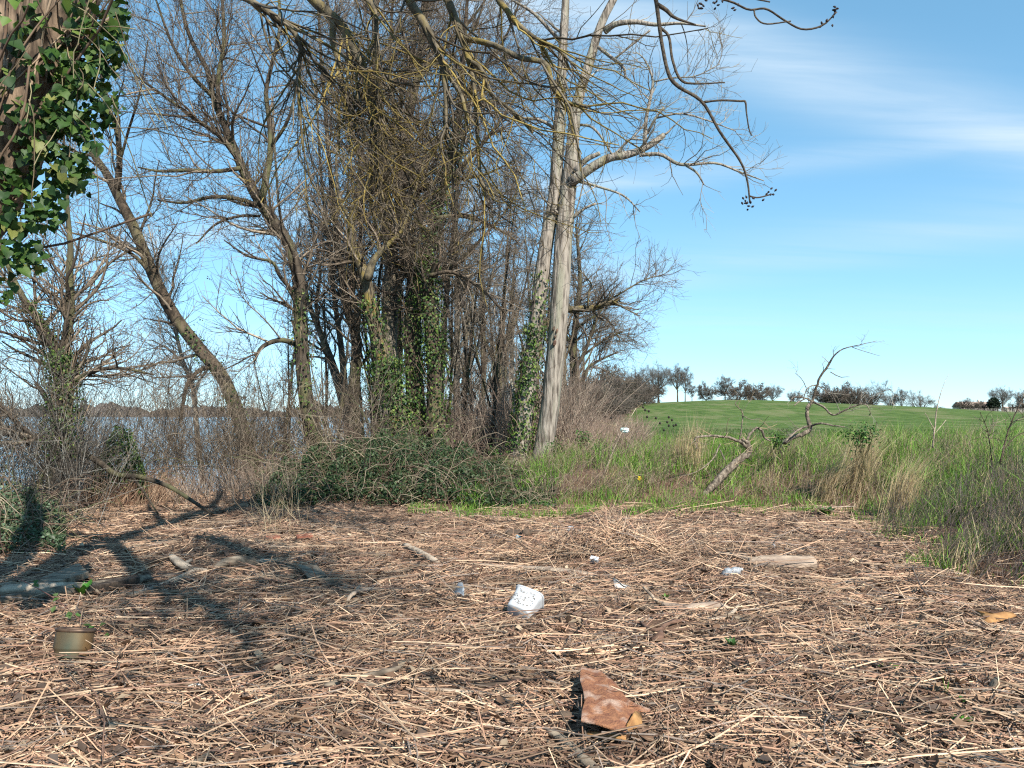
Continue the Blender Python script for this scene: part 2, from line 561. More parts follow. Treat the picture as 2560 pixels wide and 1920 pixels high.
M['field'] = surf('field_grass', (0.05, 0.088, 0.02), (0.10, 0.145, 0.04), 0.9, 0.9, (1, 0.35, 1), bump=0.10, bscale=6, c3=(0.135, 0.15, 0.062), spec=0.05)
def litter_mat():
    m, nt = new_mat('litter_ground')
    N = nt.nodes.new
    tcn = N('ShaderNodeTexCoord')
    def noise(scale, detail=8, rough=0.6, st=None):
        n = N('ShaderNodeTexNoise'); n.inputs['Scale'].default_value = scale; n.inputs['Detail'].default_value = detail
        n.inputs['Roughness'].default_value = rough
        src = tcn.outputs['Object']
        if st:
            mpn = N('ShaderNodeMapping'); mpn.inputs['Scale'].default_value = st[:3]; mpn.inputs['Rotation'].default_value = (0, 0, st[3])
            L(nt, src, mpn.inputs[0]); src = mpn.outputs[0]
        L(nt, src, n.inputs['Vector'])
        return n.outputs[0]
    def ramp(src, stops):
        r = N('ShaderNodeValToRGB')
        while len(r.color_ramp.elements) < len(stops): r.color_ramp.elements.new(0.5)
        for e, (p, c) in zip(r.color_ramp.elements, stops):
            e.position = p; e.color = (*c, 1)
        L(nt, src, r.inputs[0])
        return r.outputs[0]
    def mix(f, a, b, mode='MIX'):
        mm = N('ShaderNodeMix'); mm.data_type = 'RGBA'; mm.blend_type = mode
        if isinstance(f, float): mm.inputs[0].default_value = f
        else: L(nt, f, mm.inputs[0])
        L(nt, a, mm.inputs[6]); L(nt, b, mm.inputs[7])
        return mm.outputs[2]
    a = ramp(noise(110, 9, 0.75, (0.25, 1, 1, 0.15)), [(0.36, (0.055, 0.034, 0.025)), (0.5, (0.18, 0.11, 0.076)), (0.64, (0.40, 0.265, 0.18))])
    b = ramp(noise(95, 9, 0.75, (0.25, 1, 1, -0.9)), [(0.36, (0.05, 0.032, 0.024)), (0.5, (0.19, 0.118, 0.082)), (0.66, (0.38, 0.25, 0.17))])
    c = mix(ramp(noise(4), [(0.42, (0, 0, 0)), (0.58, (1, 1, 1))]), a, b)
    big = ramp(noise(0.9, 5), [(0.38, (0.6, 0.56, 0.54)), (0.6, (1, 1, 1))])
    c = mix(1.0, c, big, 'MULTIPLY')
    b_ = N('ShaderNodeBsdfPrincipled')
    b_.inputs['Roughness'].default_value = 0.95
    b_.inputs['Specular IOR Level'].default_value = 0.1
    L(nt, c, b_.inputs['Base Color'])
    bp = N('ShaderNodeBump'); bp.inputs['Strength'].default_value = 1.0; bp.inputs['Distance'].default_value = 0.03
    L(nt, noise(55, 9, 0.7, (0.4, 1, 1, 0.1)), bp.inputs['Height'])
    L(nt, bp.outputs[0], b_.inputs['Normal'])
    o = N('ShaderNodeOutputMaterial'); L(nt, b_.outputs[0], o.inputs[0])
    return m
M['litter'] = litter_mat()
g = Geo(); v, q = sub(~field_mask); g.add(v, q)
kind(g.build('ground', M['litter']), 'structure')
g = Geo(); v, q = sub(field_mask); g.add(v, q)
kind(g.build('field', M['field']), 'structure')

# ---- river
def water_mat():
    m, nt = new_mat('river_water')
    N = nt.nodes.new
    b = N('ShaderNodeBsdfPrincipled')
    b.inputs['Base Color'].default_value = (0.16, 0.21, 0.26, 1)
    b.inputs['Roughness'].default_value = 0.18
    tcn = N('ShaderNodeTexCoord')
    n = N('ShaderNodeTexNoise'); n.inputs['Scale'].default_value = 1.3; n.inputs['Detail'].default_value = 4
    L(nt, tcn.outputs['Object'], n.inputs['Vector'])
    bp = N('ShaderNodeBump'); bp.inputs['Strength'].default_value = 0.5; bp.inputs['Distance'].default_value = 0.12
    L(nt, n.outputs[0], bp.inputs['Height']); L(nt, bp.outputs[0], b.inputs['Normal'])
    o = N('ShaderNodeOutputMaterial'); L(nt, b.outputs[0], o.inputs[0])
    return m
wx = np.linspace(-2400, 140, 30); wy = np.linspace(-200, 2400, 30)
A, B = np.meshgrid(wx, wy)
ii = np.arange(900).reshape(30, 30)
g = Geo().add(np.stack([A, B, np.full_like(A, -1.3)], -1).reshape(-1, 3), np.stack([ii[:-1, :-1], ii[:-1, 1:], ii[1:, 1:], ii[1:, :-1]], -1).reshape(-1, 4))
kind(g.build('river', water_mat()), 'structure')
# ---- far bank with its wood
M['far_bank'] = surf('far_bank', (0.075, 0.068, 0.066), (0.15, 0.13, 0.118), 0.05, 1.0, bump=1.0, bscale=0.3, spec=0.0)
xs = np.linspace(-1500, 40, 700)
rows = []
top = 10 + 4 * waves(xs, xs * 0, 90, 5) + 2.0 * waves(xs, xs * 0, 22, 5, 7) + R.normal(0, 1.8, 700)
for f, dy in ((-0.2, -6), (0.35, -3), (0.75, 2), (1.0, 12), (0.6, 40), (-0.2, 60)):
    rows.append(np.stack([xs, 950 + dy + 0.12 * xs + R.normal(0, 2.0, 700), -1.3 + np.maximum(top, 4) * f + R.normal(0, 0.5, 700) * (0.2 < f < 1)], -1))
rows = np.stack(rows)
ii = np.arange(rows.shape[0] * 700).reshape(rows.shape[0], 700)
g = Geo().add(rows.reshape(-1, 3), np.stack([ii[:-1, :-1], ii[:-1, 1:], ii[1:, 1:], ii[1:, :-1]], -1).reshape(-1, 4))
kind(g.build('far_bank_woods', M['far_bank'], smooth_=False), 'stuff', 'hazy wooded far bank across the river', 'woods')

# ================================================================== STRAW LITTER
STRAW = [(0.47, 0.30, 0.19), (0.58, 0.41, 0.27), (0.36, 0.21, 0.135), (0.25, 0.145, 0.10), (0.30, 0.235, 0.19), (0.085, 0.058, 0.045)]
CLEAR = []
for px, py, rad_ in [(178, 1620, 0.14), (178, 1650, 0.10), (1310, 1530, 0.10), (1300, 1555, 0.07), (1500, 1740, 0.10), (1490, 1790, 0.10), (1540, 1800, 0.09), (1540, 1760, 0.08), (60, 1492, 0.10), (150, 1478, 0.10), (250, 1465, 0.10), (0, 1500, 0.10), (320, 1452, 0.09), (100, 1470, 0.10), (130, 1450, 0.10), (180, 1436, 0.12), (280, 1450, 0.1),
                     (590, 1408, 0.16), (780, 1430, 0.13), (1148, 1478, 0.08), (1950, 1410, 0.22), (1900, 1410, 0.18), (2005, 1410, 0.18), (1720, 1520, 0.16), (1680, 1520, 0.12), (1770, 1518, 0.12), (1660, 1565, 0.12), (1628, 1572, 0.1), (1300, 1338, 0.14), (1480, 1332, 0.18), (2490, 1540, 0.16), (1832, 1430, 0.10), (1486, 1408, 0.06), (1350, 1422, 0.12), (1420, 1428, 0.12), (1480, 1436, 0.12), (1280, 1418, 0.12),
                     (880, 1700, 0.07), (940, 1685, 0.07), (1130, 1728, 0.08), (1200, 1732, 0.07), (1440, 1880, 0.08), (1410, 1850, 0.07), (470, 1420, 0.14), (1055, 1385, 0.16)]:
    c_ = G(px, py); CLEAR.append((c_[0], c_[1], rad_))
def cleared(x, y):
    k = np.ones(len(x), bool)
    for a, b, r_ in CLEAR:
        k &= ((x - a) ** 2 + (y - b) ** 2 > r_ * r_) | (R.random(len(x)) < 0.06)
    return k
def litter_xy(n, ymax=15.5, ymin=2.7):
    out = []
    tot = 0
    while tot < n:
        y = R.uniform(ymin, ymax, n); x = R.uniform(-1, 1, n) * (0.70 * y + 0.9)
        g_ = grassd(x, y)
        ok = (g_ < R.uniform(-0.3, 0.9, n)) & ((y < 12.9) | (x < -1.5)) & (shore(x, y) > 1.0) & cleared(x, y)
        out.append(np.stack([x[ok], y[ok]], 1)); tot += ok.sum()
    return np.concatenate(out)[:n]

def straws(g, xy, lmin, lmax, r0, r1, K, lift, tilt, palette, probs, S=3, zone=0.55, bend=0.06):
    n = len(xy)
    mainang = 0.12 + 0.5 * waves(xy[:, 0], xy[:, 1], 3.5, 4, 5)
    ang = np.where(R.random(n) < zone, R.normal(0, 0.42, n) + mainang * 0.5, R.uniform(0, math.pi, n))
    ang = ang + math.pi * (R.random(n) < 0.5)
    ln = lmin + (lmax - lmin) * R.random(n) ** 2.0
    tl = R.normal(0, 1, n) * tilt
    d = np.stack([np.cos(ang) * np.cos(tl), np.sin(ang) * np.cos(tl), np.sin(tl)], 1)
    t = np.linspace(-0.5, 0.5, K)
    c = np.stack([xy[:, 0], xy[:, 1], np.zeros(n)], 1)
    pts = c[:, None] + d[:, None] * (ln[:, None] * t[None])[..., None]
    perp = np.stack([-np.sin(ang), np.cos(ang), np.zeros(n)], 1)
    bd = R.normal(0, bend, n) * ln
    pts = pts + perp[:, None] * (bd[:, None] * (1 - (2 * t[None]) ** 2))[..., None]
    hz = hgt(pts[..., 0], pts[..., 1])
    base = 0.5 * hz.mean(1, keepdims=True) + 0.5 * hz
    pts[..., 2] = pts[..., 2] + base + (np.abs(R.normal(0, 1, n)) * lift)[:, None]
    pts[..., 2] = np.maximum(pts[..., 2], hz - 0.006)
    r = R.uniform(r0, r1, n)[:, None] * np.ones(K)[None]
    v, q, tt = tubes(pts, r, S)
    if S == 3:          # the underside of a straw is never seen
        q = q.reshape(n, K - 1, 3, 4)[:, :, [1, 0]].reshape(-1, 4)
    # rotten dark drifts and fresh pale ones
    pt = waves(xy[:, 0], xy[:, 1] * 1.5, 1.5, 5, 10) + 0.6 * waves(xy[:, 0], xy[:, 1] * 1.5, 0.5, 5, 15) + R.normal(0, 0.45, n)
    f = np.interp(pt, [-1.8, -0.5, 0.6, 1.6], [0.5, 0.8, 1.0, 1.1])
    cc = vcol(n, 1, palette, probs, 0.22) * f[:, None]
    g.add(v, q, tt, np.repeat(cc, K * S, 0))

g = Geo()
straws(g, litter_xy(11500, 16.5), 0.12, 0.75, 0.0020, 0.0044, 3, 0.022, 0.08, STRAW, (0.30, 0.22, 0.2, 0.10, 0.12, 0.06), zone=0.32)
straws(g, litter_xy(1500, 15), 0.4, 1.3, 0.0028, 0.0052, 4, 0.05, 0.09, STRAW, (0.34, 0.3, 0.16, 0.08, 0.10, 0.02), bend=0.04)
straws(g, litter_xy(4200, 15), 0.15, 0.5, 0.002, 0.0038, 3, 0.04, 0.4, STRAW, (0.34, 0.3, 0.16, 0.08, 0.10, 0.02))
# straw heap by the long pale plank
hx = np.stack([R.normal(1.15, 0.55, 1300), R.normal(8.55, 0.26, 1300)], 1)
straws(g, hx, 0.25, 0.9, 0.002, 0.0042, 3, 0.05, 0.4, STRAW, (0.34, 0.22, 0.2, 0.1, 0.08, 0.06), zone=0.2)
kind(g.build('reed_straw', M['straw']), 'stuff', 'dry reed straw lying in drifts over the ground', 'straw')
g = Geo()
straws(g, litter_xy(108000, 16.5), 0.025, 0.16, 0.0018, 0.0042, 2, 0.016, 0.30, STRAW, (0.28, 0.18, 0.24, 0.15, 0.09, 0.06), zone=0.08)
straws(g, litter_xy(2200, 15), 0.06, 0.35, 0.0035, 0.007, 3, 0.015, 0.12, [(0.07, 0.05, 0.038), (0.15, 0.105, 0.075), (0.24, 0.19, 0.15), (0.19, 0.11, 0.07)], (0.4, 0.25, 0.2, 0.15), S=4, zone=0.1)
kind(g.build('chopped_litter', M['straw']), 'stuff', 'short broken stalks and bark crumbs under the straw', 'litter')
# flat crumbs of bark and leaf
g = Geo()
xy = litter_xy(9000, 14)
pos = np.stack([xy[:, 0], xy[:, 1], hgt(xy[:, 0], xy[:, 1]) + R.uniform(0.005, 0.035, len(xy))], 1)
leaf_quads(g, pos, np.array((0, 0, 1.0)) + R.normal(0, 0.5, pos.shape), R.uniform(0.015, 0.09, len(xy)),
           [(0.13, 0.075, 0.045), (0.26, 0.16, 0.095), (0.08, 0.055, 0.04), (0.36, 0.27, 0.18)], (0.35, 0.25, 0.3, 0.1), fold=0.1)
kind(g.build('leaf_litter', M['straw']), 'stuff', 'brown fallen leaves and bark flakes among the straw', 'leaf litter')

# ================================================================== TREES
TW = [(0.145, 0.11, 0.078), (0.22, 0.172, 0.125), (0.08, 0.06, 0.045), (0.33, 0.265, 0.195)]
TWP = (0.35, 0.3, 0.2, 0.15)
TWG = [(0.30, 0.26, 0.21), (0.40, 0.36, 0.29), (0.18, 0.15, 0.12)]
RS = 0.8
def inview(b, margin=1.5):
    p = b[0].mean(1)
    k = (p[:, 2] < CAM_H + p[:, 1] * 0.545 + margin) & (np.abs(p[:, 0]) < 0.69 * p[:, 1] + margin)
    return b[0][k], b[1][k]
def make_tree(name, label, cat, base, limbs, bark, n1, n2, n3, l1=(1.2, 3.0), l2=(0.6, 1.5), l3=(0.25, 0.8), zmin=2.5, palette=TW, probs=TWP, S=10, rough=0.05,
              rtw=0.0036, trop=(0, 0, 0.06), group=None, buds=0, trunk_extra=None, wl=None, t0=0.25, keys=0, l1t=None, a=(0.5, 1.15)):
    limbs = [(a_, b_ * RS) for a_, b_ in limbs]
    e = empty(name, base)
    tag(e, label, cat, group)
    g = Geo()
    for l in limbs:
        v, q, t = tubes(l[0][None], l[1][None], S if l[1].max() > 0.06 else 7, rough=rough, cap=True)
        g.add(v, q, t)
    g.build('trunk', bark, e, base)
    par = stackl(limbs)
    g = Geo()
    b1 = branchset(par, n1, l1[0], l1[1], 0.5, 0.009, 8, a[0], a[1], 0.16, trop, l1t, t0, 1, zmin, 0.25, 0.04, wl=wl)
    b2 = branchset(b1, n2, l2[0], l2[1], 0.6, rtw * 1.4, 5, 0.4, 1.1, 0.2, trop, None, 0.1, 1, -9, 0.4, 0.014)
    b1x = (np.concatenate([resample_set(b1, 5)[0], b2[0]]), np.concatenate([resample_set(b1, 5)[1], b2[1]]))
    b3 = branchset(b1x, n3, l3[0], l3[1], 0.7, rtw, 3, 0.35, 1.1, 0.22, (0, 0, 0.10), (0, 0, 0.16), 0.1, 1, -9, 0.6, 0.006)
    b2 = inview(b2, 2.5); b3 = inview(b3)
    add_tubes(g, b1, 4, palette, probs)
    add_tubes(g, b2, 3, palette, probs)
    add_tubes(g, b3, 3, palette, probs)
    if keys:          # bunches of dry seeds
        i = R.choice(len(b3[0]), keys)
        p = b3[0][i, -1] + R.normal(0, 0.03, (keys, 3))
        p = np.repeat(p, 4, 0) + R.normal(0, 0.035, (keys * 4, 3))
        leaf_quads(g, p, R.normal(0, 1, p.shape), R.uniform(0.03, 0.07, len(p)), [(0.07, 0.045, 0.035), (0.12, 0.08, 0.06)], asp=0.5)
    g.build('crown', M['twig'], e, base)
    return e, (b1, b2, b3)
def resample_set(s, K):
    pts, rad = s
    n, k, _ = pts.shape
    u = np.linspace(0, k - 1, K); i = np.minimum(u.astype(int), k - 2); f = (u - i)
    return pts[:, i] * (1 - f)[None, :, None] + pts[:, i + 1] * f[None, :, None], rad[:, i] * (1 - f) + rad[:, i + 1] * f
def const(rows, d):
    return [(a, b, d, w) for a, b, w in rows]

# --- leaning tree on the river bank
d = 18.0
LA = [limb(const([(660, 1240, 62), (625, 1150, 50), (595, 1040, 43), (553, 940, 41), (492, 865, 39), (430, 780, 37), (385, 690, 35), (345, 590, 32), (300, 500, 29), (270, 440, 25), (230, 380, 19), (195, 310, 13), (150, 200, 8), (120, 60, 6)], d)),
      limb([(292, 480, 18, 22), (299, 400, 17.8, 18), (290, 320, 17.6, 15), (262, 240, 17.5, 12), (245, 120, 17.5, 9), (215, -60, 17.5, 6)]),
      limb([(540, 915, 18, 17), (500, 925, 17.8, 14), (470, 958, 17.6, 13), (458, 1010, 17.5, 10), (450, 1065, 17.5, 6)]),
      limb([(378, 685, 18, 13), (330, 635, 17.8, 11), (250, 600, 17.6, 9), (170, 580, 17.4, 5)]),
      limb([(345, 620, 18, 9), (300, 640, 17.5, 8), (240, 690, 17.2, 6), (215, 760, 17, 4)]),
      limb([(240, 390, 18, 12), (190, 380, 18, 9), (130, 350, 18, 7), (60, 300, 18, 5)]),
      limb([(296, 420, 17.8, 9), (320, 330, 17.5, 8), (350, 230, 17.2, 6), (370, 100, 17, 4)])]
make_tree('leaning_tree', 'slender brown tree leaning far left over the river bank', 'tree', G(640, 1225), LA, M['bark_brown'], 60, 260, 1500, (0.8, 2.6), (0.5, 1.3), (0.25, 0.8), zmin=2.2, keys=60, trop=(0, 0, 0.02))

# --- dark trunk curving left
d = 17.5
LB = [limb(const([(818, 1190, 84), (795, 1125, 60), (769, 1030, 47), (757, 930, 44), (752, 840, 42), (749, 760, 40), (745, 690, 38), (726, 620, 36), (690, 560, 34), (645, 500, 31), (610, 430, 28), (585, 370, 25), (560, 310, 22), (532, 240, 19), (520, 180, 16), (470, 80, 12), (440, -60, 9), (410, -220, 6)], d)),
      limb(const([(550, 290, 16), (545, 200, 14), (560, 100, 12), (555, -20, 9), (560, -150, 6)], 17.3)),
      limb(const([(655, 500, 23), (668, 430, 20), (676, 370, 18), (673, 300, 16), (665, 230, 14), (680, 160, 12), (700, 60, 10), (690, -90, 7)], 17.3)),
      limb([(602, 420, 17.4, 15), (540, 428, 17.2, 13), (470, 425, 17, 12), (400, 428, 16.9, 9), (345, 418, 16.8, 5)]),
      limb([(660, 520, 17.5, 16), (600, 498, 17.3, 14), (530, 492, 17.1, 12), (460, 507, 17, 9), (395, 500, 17, 6)]),
      limb([(588, 390, 17.4, 15), (548, 340, 17.2, 13), (480, 290, 17, 11), (410, 240, 16.9, 9), (340, 190, 16.8, 6)]),
      limb([(748, 862, 17.5, 19), (700, 850, 17.3, 16), (655, 868, 17.1, 13), (635, 905, 17, 7)]),
      limb([(742, 740, 17.5, 14), (700, 690, 17.2, 12), (680, 655, 17, 10), (620, 640, 16.9, 7), (560, 600, 16.8, 4)]),
      limb([(530, 240, 17.4, 13), (480, 190, 17.4, 11), (430, 110, 17.4, 9), (390, 0, 17.4, 6)]),
      limb([(676, 370, 17.3, 12), (720, 300, 17.0, 10), (745, 200, 16.8, 8), (760, 80, 16.6, 6)]),
      limb([(650, 540, 17.5, 10), (600, 540, 17.2, 9), (540, 560, 17, 7), (490, 610, 17, 4)])]
eB, _ = make_tree('ash_tree', 'dark trunked ash curving left with ivy round its foot', 'tree', G(805, 1175), LB, M['bark_dark'], 130, 900, 5200, (0.9, 2.8), (0.5, 1.5), (0.25, 0.9), zmin=2.6, keys=260)

# --- two stemmed tree behind
LC = [limb(const([(885, 1120, 44), (872, 1050, 36), (846, 960, 29), (822, 890, 25), (800, 830, 19), (772, 760, 15), (755, 690, 12), (705, 560, 9), (690, 420, 7), (680, 250, 5)], 23)),
      limb(const([(866, 1020, 24), (858, 920, 21), (850, 850, 18), (835, 740, 14), (820, 600, 11), (800, 400, 8), (790, 200, 6)], 23)),
      limb(const([(800, 830, 12), (790, 760, 11), (800, 660, 9), (770, 520, 7), (760, 380, 5)], 23.2))]
make_tree('two_stemmed_tree', 'thin grey tree forking low in a V before the water', 'tree', G(880, 1150), LC, M['bark_grey'], 70, 350, 1900, (0.8, 2.4), (0.5, 1.4), (0.3, 0.9), zmin=3, rtw=0.0042)
# --- straight dark stem
LD = [limb(const([(893, 1130, 42), (883, 1000, 37), (890, 900, 35), (888, 840, 31), (870, 780, 27), (856, 700, 24), (845, 600, 21), (830, 480, 16), (815, 300, 12), (800, 100, 9), (790, -120, 6)], 21)),
      limb(const([(893, 850, 20), (892, 780, 17), (878, 700, 14), (905, 560, 11), (900, 400, 9), (880, 220, 6)], 20.8)),
      limb(const([(890, 930, 12), (925, 880, 11), (945, 800, 10), (950, 680, 8), (990, 500, 6)], 21.2))]
make_tree('slim_dark_tree', 'slim dark straight tree close beside the ivy-clad clump', 'tree', G(890, 1150), LD, M['bark_dark'], 90, 500, 2800, (0.8, 2.6), (0.5, 1.4), (0.3, 0.9), zmin=3, rtw=0.0042)
# --- mossy crooked tree of the clump
LE = [limb(const([(1005, 1130, 66), (988, 1010, 52), (962, 920, 47), (942, 850, 43), (928, 780, 39), (920, 720, 36), (905, 670, 32), (888, 630, 28), (878, 590, 25), (882, 530, 21), (905, 490, 18), (940, 455, 14), (980, 380, 10), (990, 260, 7)], 18.5)),
      limb(const([(918, 700, 28), (935, 650, 22), (970, 612, 17), (1005, 575, 12), (1030, 500, 8), (1060, 400, 5)], 18.2)),
      limb(const([(882, 560, 12), (850, 500, 10), (840, 420, 8), (845, 300, 6), (820, 180, 5)], 18.2)),
      limb(const([(940, 455, 10), (930, 380, 9), (900, 300, 7), (890, 180, 5)], 18.2))]
make_tree('crooked_tree', 'crooked mossy tree forking at the front of the ivy-clad clump', 'tree', G(1000, 1150), LE, M['bark_lichen'], 90, 500, 2600, (0.7, 2.2), (0.4, 1.2), (0.25, 0.8), zmin=4)
# --- tall grey trunk of the clump
LF = [limb(const([(990, 1130, 80), (976, 950, 60), (970, 850, 54), (975, 750, 50), (978, 650, 46), (966, 550, 43), (960, 450, 39), (955, 350, 35), (945, 250, 31), (940, 150, 27), (938, 50, 23), (935, -90, 18), (930, -270, 12)], 20)),
      limb(const([(962, 500, 20), (920, 420, 16), (880, 330, 13), (850, 200, 10), (830, 40, 7)], 20)),
      limb(const([(955, 380, 18), (990, 290, 15), (1020, 180, 12), (1050, 40, 9), (1080, -100, 6)], 20)),
      limb(const([(975, 760, 22), (1000, 700, 18), (1012, 640, 15), (1050, 520, 11), (1120, 400, 7)], 20.3)),
      limb(const([(945, 250, 15), (900, 170, 12), (850, 90, 9), (800, -40, 6)], 19.8)),
      limb(const([(940, 160, 14), (985, 90, 11), (1040, 0, 8), (1090, -90, 6)], 19.8))]
make_tree('tall_grey_tree', 'tall pale grey trunk rising through the middle of the clump', 'tree', G(990, 1160), LF, M['bark_grey'], 140, 1000, 5600, (1.0, 3.0), (0.5, 1.5), (0.25, 0.9), zmin=4, rtw=0.004)
# --- brown trunk of the clump
LG = [limb(const([(1048, 1140, 70), (1036, 950, 57), (1031, 850, 53), (1031, 750, 50), (1034, 690, 47), (1018, 620, 43), (1006, 560, 40), (1000, 450, 34), (1015, 330, 28), (1042, 200, 22), (1062, 50, 17), (1075, -160, 11)], 19.5)),
      limb(const([(1006, 560, 22), (1030, 470, 18), (1080, 380, 14), (1140, 280, 10), (1200, 160, 6)], 19.3)),
      limb(const([(1012, 340, 15), (980, 240, 12), (975, 120, 9), (985, -40, 6)], 19.3)),
      limb(const([(1040, 210, 14), (1100, 130, 11), (1170, 60, 8), (1240, -40, 5)], 19.3)),
      limb(const([(1030, 480, 12), (1110, 450, 10), (1200, 440, 8), (1290, 400, 5)], 19.0))]
make_tree('brown_tree', 'brown trunked tree between the grey trunk and the ivy column', 'tree', G(1040, 1160), LG, M['bark_brown'], 120, 900, 5000, (0.9, 2.8), (0.5, 1.5), (0.25, 0.9), zmin=4, keys=120)
# --- trunk covered with ivy
LH = [limb(const([(1090, 1130, 54), (1086, 950, 48), (1080, 850, 44), (1071, 750, 40), (1066, 650, 37), (1085, 560, 33), (1112, 460, 29), (1140, 350, 25), (1152, 250, 20), (1160, 120, 15), (1172, -60, 9)], 19)),
      limb(const([(1112, 460, 16), (1170, 400, 13), (1230, 330, 10), (1290, 240, 7), (1330, 140, 5)], 18.8)),
      limb(const([(1090, 545, 14), (1150, 540, 12), (1220, 560, 9), (1290, 600, 6)], 18.6)),
      limb(const([(1150, 270, 12), (1200, 180, 10), (1260, 100, 8), (1300, 0, 5)], 18.8)),
      limb(const([(1068, 690, 13), (1130, 680, 11), (1200, 720, 9), (1260, 780, 6)], 18.4))]
make_tree('ivy_column_tree', 'tree at the clump\'s edge wrapped in ivy high up its stem', 'tree', G(1088, 1155), LH, M['bark_brown'], 120, 900, 4600, (0.8, 2.6), (0.5, 1.4), (0.25, 0.9), zmin=3.5, keys=100, trop=(0, 0, 0.0))
LI = [limb(const([(1098, 1090, 24), (1106, 900, 19), (1113, 780, 17), (1120, 700, 15), (1135, 560, 13), (1150, 400, 10), (1180, 220, 7), (1200, 60, 5)], 25)),
      limb(const([(1122, 680, 10), (1200, 600, 8), (1270, 520, 6), (1310, 430, 4)], 24.6))]
make_tree('thin_leaning_tree', 'thin dark stem leaning right behind the ivy column', 'tree', G(1100, 1125), LI, M['bark_dark'], 90, 500, 2800, (0.8, 2.6), (0.5, 1.5), (0.3, 0.9), zmin=3, rtw=0.0045)

# --- pale twin trunk tree
d1, d2 = 18.5, 18.35
LP = [limb(const([(1286, 1225, 74), (1299, 1130, 57), (1312, 1030, 51), (1325, 930, 49), (1338, 830, 48), (1348, 740, 47), (1358, 660, 45), (1370, 580, 43), (1385, 500, 42), (1392, 430, 40), (1396, 360, 37), (1400, 280, 34), (1403, 200, 31), (1408, 100, 28), (1414, 0, 24), (1420, -150, 18), (1425, -320, 11)], d1)),
      limb(const([(1338, 1225, 86), (1358, 1130, 64), (1372, 1040, 58), (1383, 940, 57), (1392, 850, 57), (1398, 760, 57), (1403, 680, 56), (1408, 600, 54), (1415, 530, 53), (1422, 470, 51), (1430, 400, 45), (1434, 330, 39), (1441, 270, 35), (1456, 210, 32), (1475, 150, 30), (1492, 90, 27), (1512, 40, 25), (1548, -30, 22), (1585, -130, 16), (1605, -260, 9)], d2)),
      limb([(1428, 455, 18.2, 36), (1470, 425, 18.0, 31), (1520, 396, 17.9, 27), (1560, 389, 17.8, 25), (1600, 376, 17.8, 22), (1635, 356, 17.8, 20), (1660, 337, 17.8, 17)]),
      limb([(1598, 388, 17.8, 13), (1650, 386, 17.7, 12), (1690, 408, 17.6, 11), (1722, 412, 17.5, 10), (1790, 408, 17.4, 8), (1850, 430, 17.4, 6), (1910, 452, 17.4, 3)]),
      limb([(1716, 414, 17.5, 9), (1742, 432, 17.4, 7), (1760, 462, 17.4, 4)]),
      limb([(1612, 368, 17.8, 15), (1615, 300, 17.7, 12), (1625, 250, 17.6, 10), (1632, 200, 17.6, 8), (1612, 150, 17.6, 5), (1590, 130, 17.6, 3)]),
      limb([(1618, 335, 17.8, 9), (1636, 300, 17.6, 8), (1660, 268, 17.5, 7)]),
      limb([(1640, 295, 17.6, 7), (1700, 284, 17.4, 6), (1760, 298, 17.3, 5), (1840, 328, 17.2, 3)]),
      limb([(1632, 205, 17.6, 6), (1680, 195, 17.5, 5), (1740, 190, 17.4, 4), (1800, 160, 17.3, 2.5)]),
      limb([(1438, 428, 18.1, 20), (1465, 400, 18.0, 17), (1500, 383, 17.9, 13)]),
      limb([(1512, 78, 18.2, 22), (1540, 60, 18.0, 18), (1590, 55, 17.9, 15), (1640, 62, 17.8, 12), (1700, 58, 17.7, 9), (1765, 66, 17.6, 5)]),
      limb([(1496, 118, 18.2, 13), (1530, 145, 18, 11), (1560, 170, 17.9, 9), (1562, 196, 17.9, 5)]),
      limb([(1535, 148, 18, 7), (1580, 112, 17.9, 7), (1625, 76, 17.8, 6)]),
      limb([(1432, 545, 18.3, 10), (1460, 522, 18.2, 9), (1490, 509, 18.1, 7)]),
      limb([(1440, 452, 18.2, 11), (1500, 468, 18, 8), (1560, 490, 17.9, 6), (1600, 530, 17.8, 3)]),
      limb([(1452, 312, 18.2, 9), (1480, 318, 18, 8), (1505, 345, 17.9, 7), (1530, 386, 17.8, 6)]),
      limb([(1545, 388, 17.8, 7), (1570, 350, 17.6, 6), (1610, 350, 17.5, 4)]),
      limb(const([(1286, 1190, 26), (1292, 1100, 17), (1286, 1000, 13), (1277, 948, 7)], 18.6)),
      limb([(1405, 110, 18.9, 14), (1370, 70, 18.7, 12), (1330, 30, 18.5, 10), (1280, 0, 18.4, 7)]),
      limb([(1400, 330, 18.9, 12), (1350, 300, 18.7, 10), (1290, 290, 18.6, 7), (1240, 250, 18.5, 5)])]
wlP = np.array([0.5, 0.6, 0.8, 4, 3, 4, 3, 5, 5, 0.4, 2, 1.5, 1, 0.5, 4, 2, 2, 0.2, 2, 2])
make_tree('pale_twin_trunk_tree', 'tall dead-looking tree with two pale bare trunks side by side', 'tree', G(1320, 1215), LP, M['bark_pale'], 90, 240, 800, (0.5, 1.9), (0.3, 0.9), (0.2, 0.6), zmin=5.0, palette=TWG, probs=(0.4, 0.3, 0.3), S=14, rough=0.05, wl=wlP, rtw=0.0038)
eP = bpy.data.objects['pale_twin_trunk_tree']
ob = np.array(eP.location)
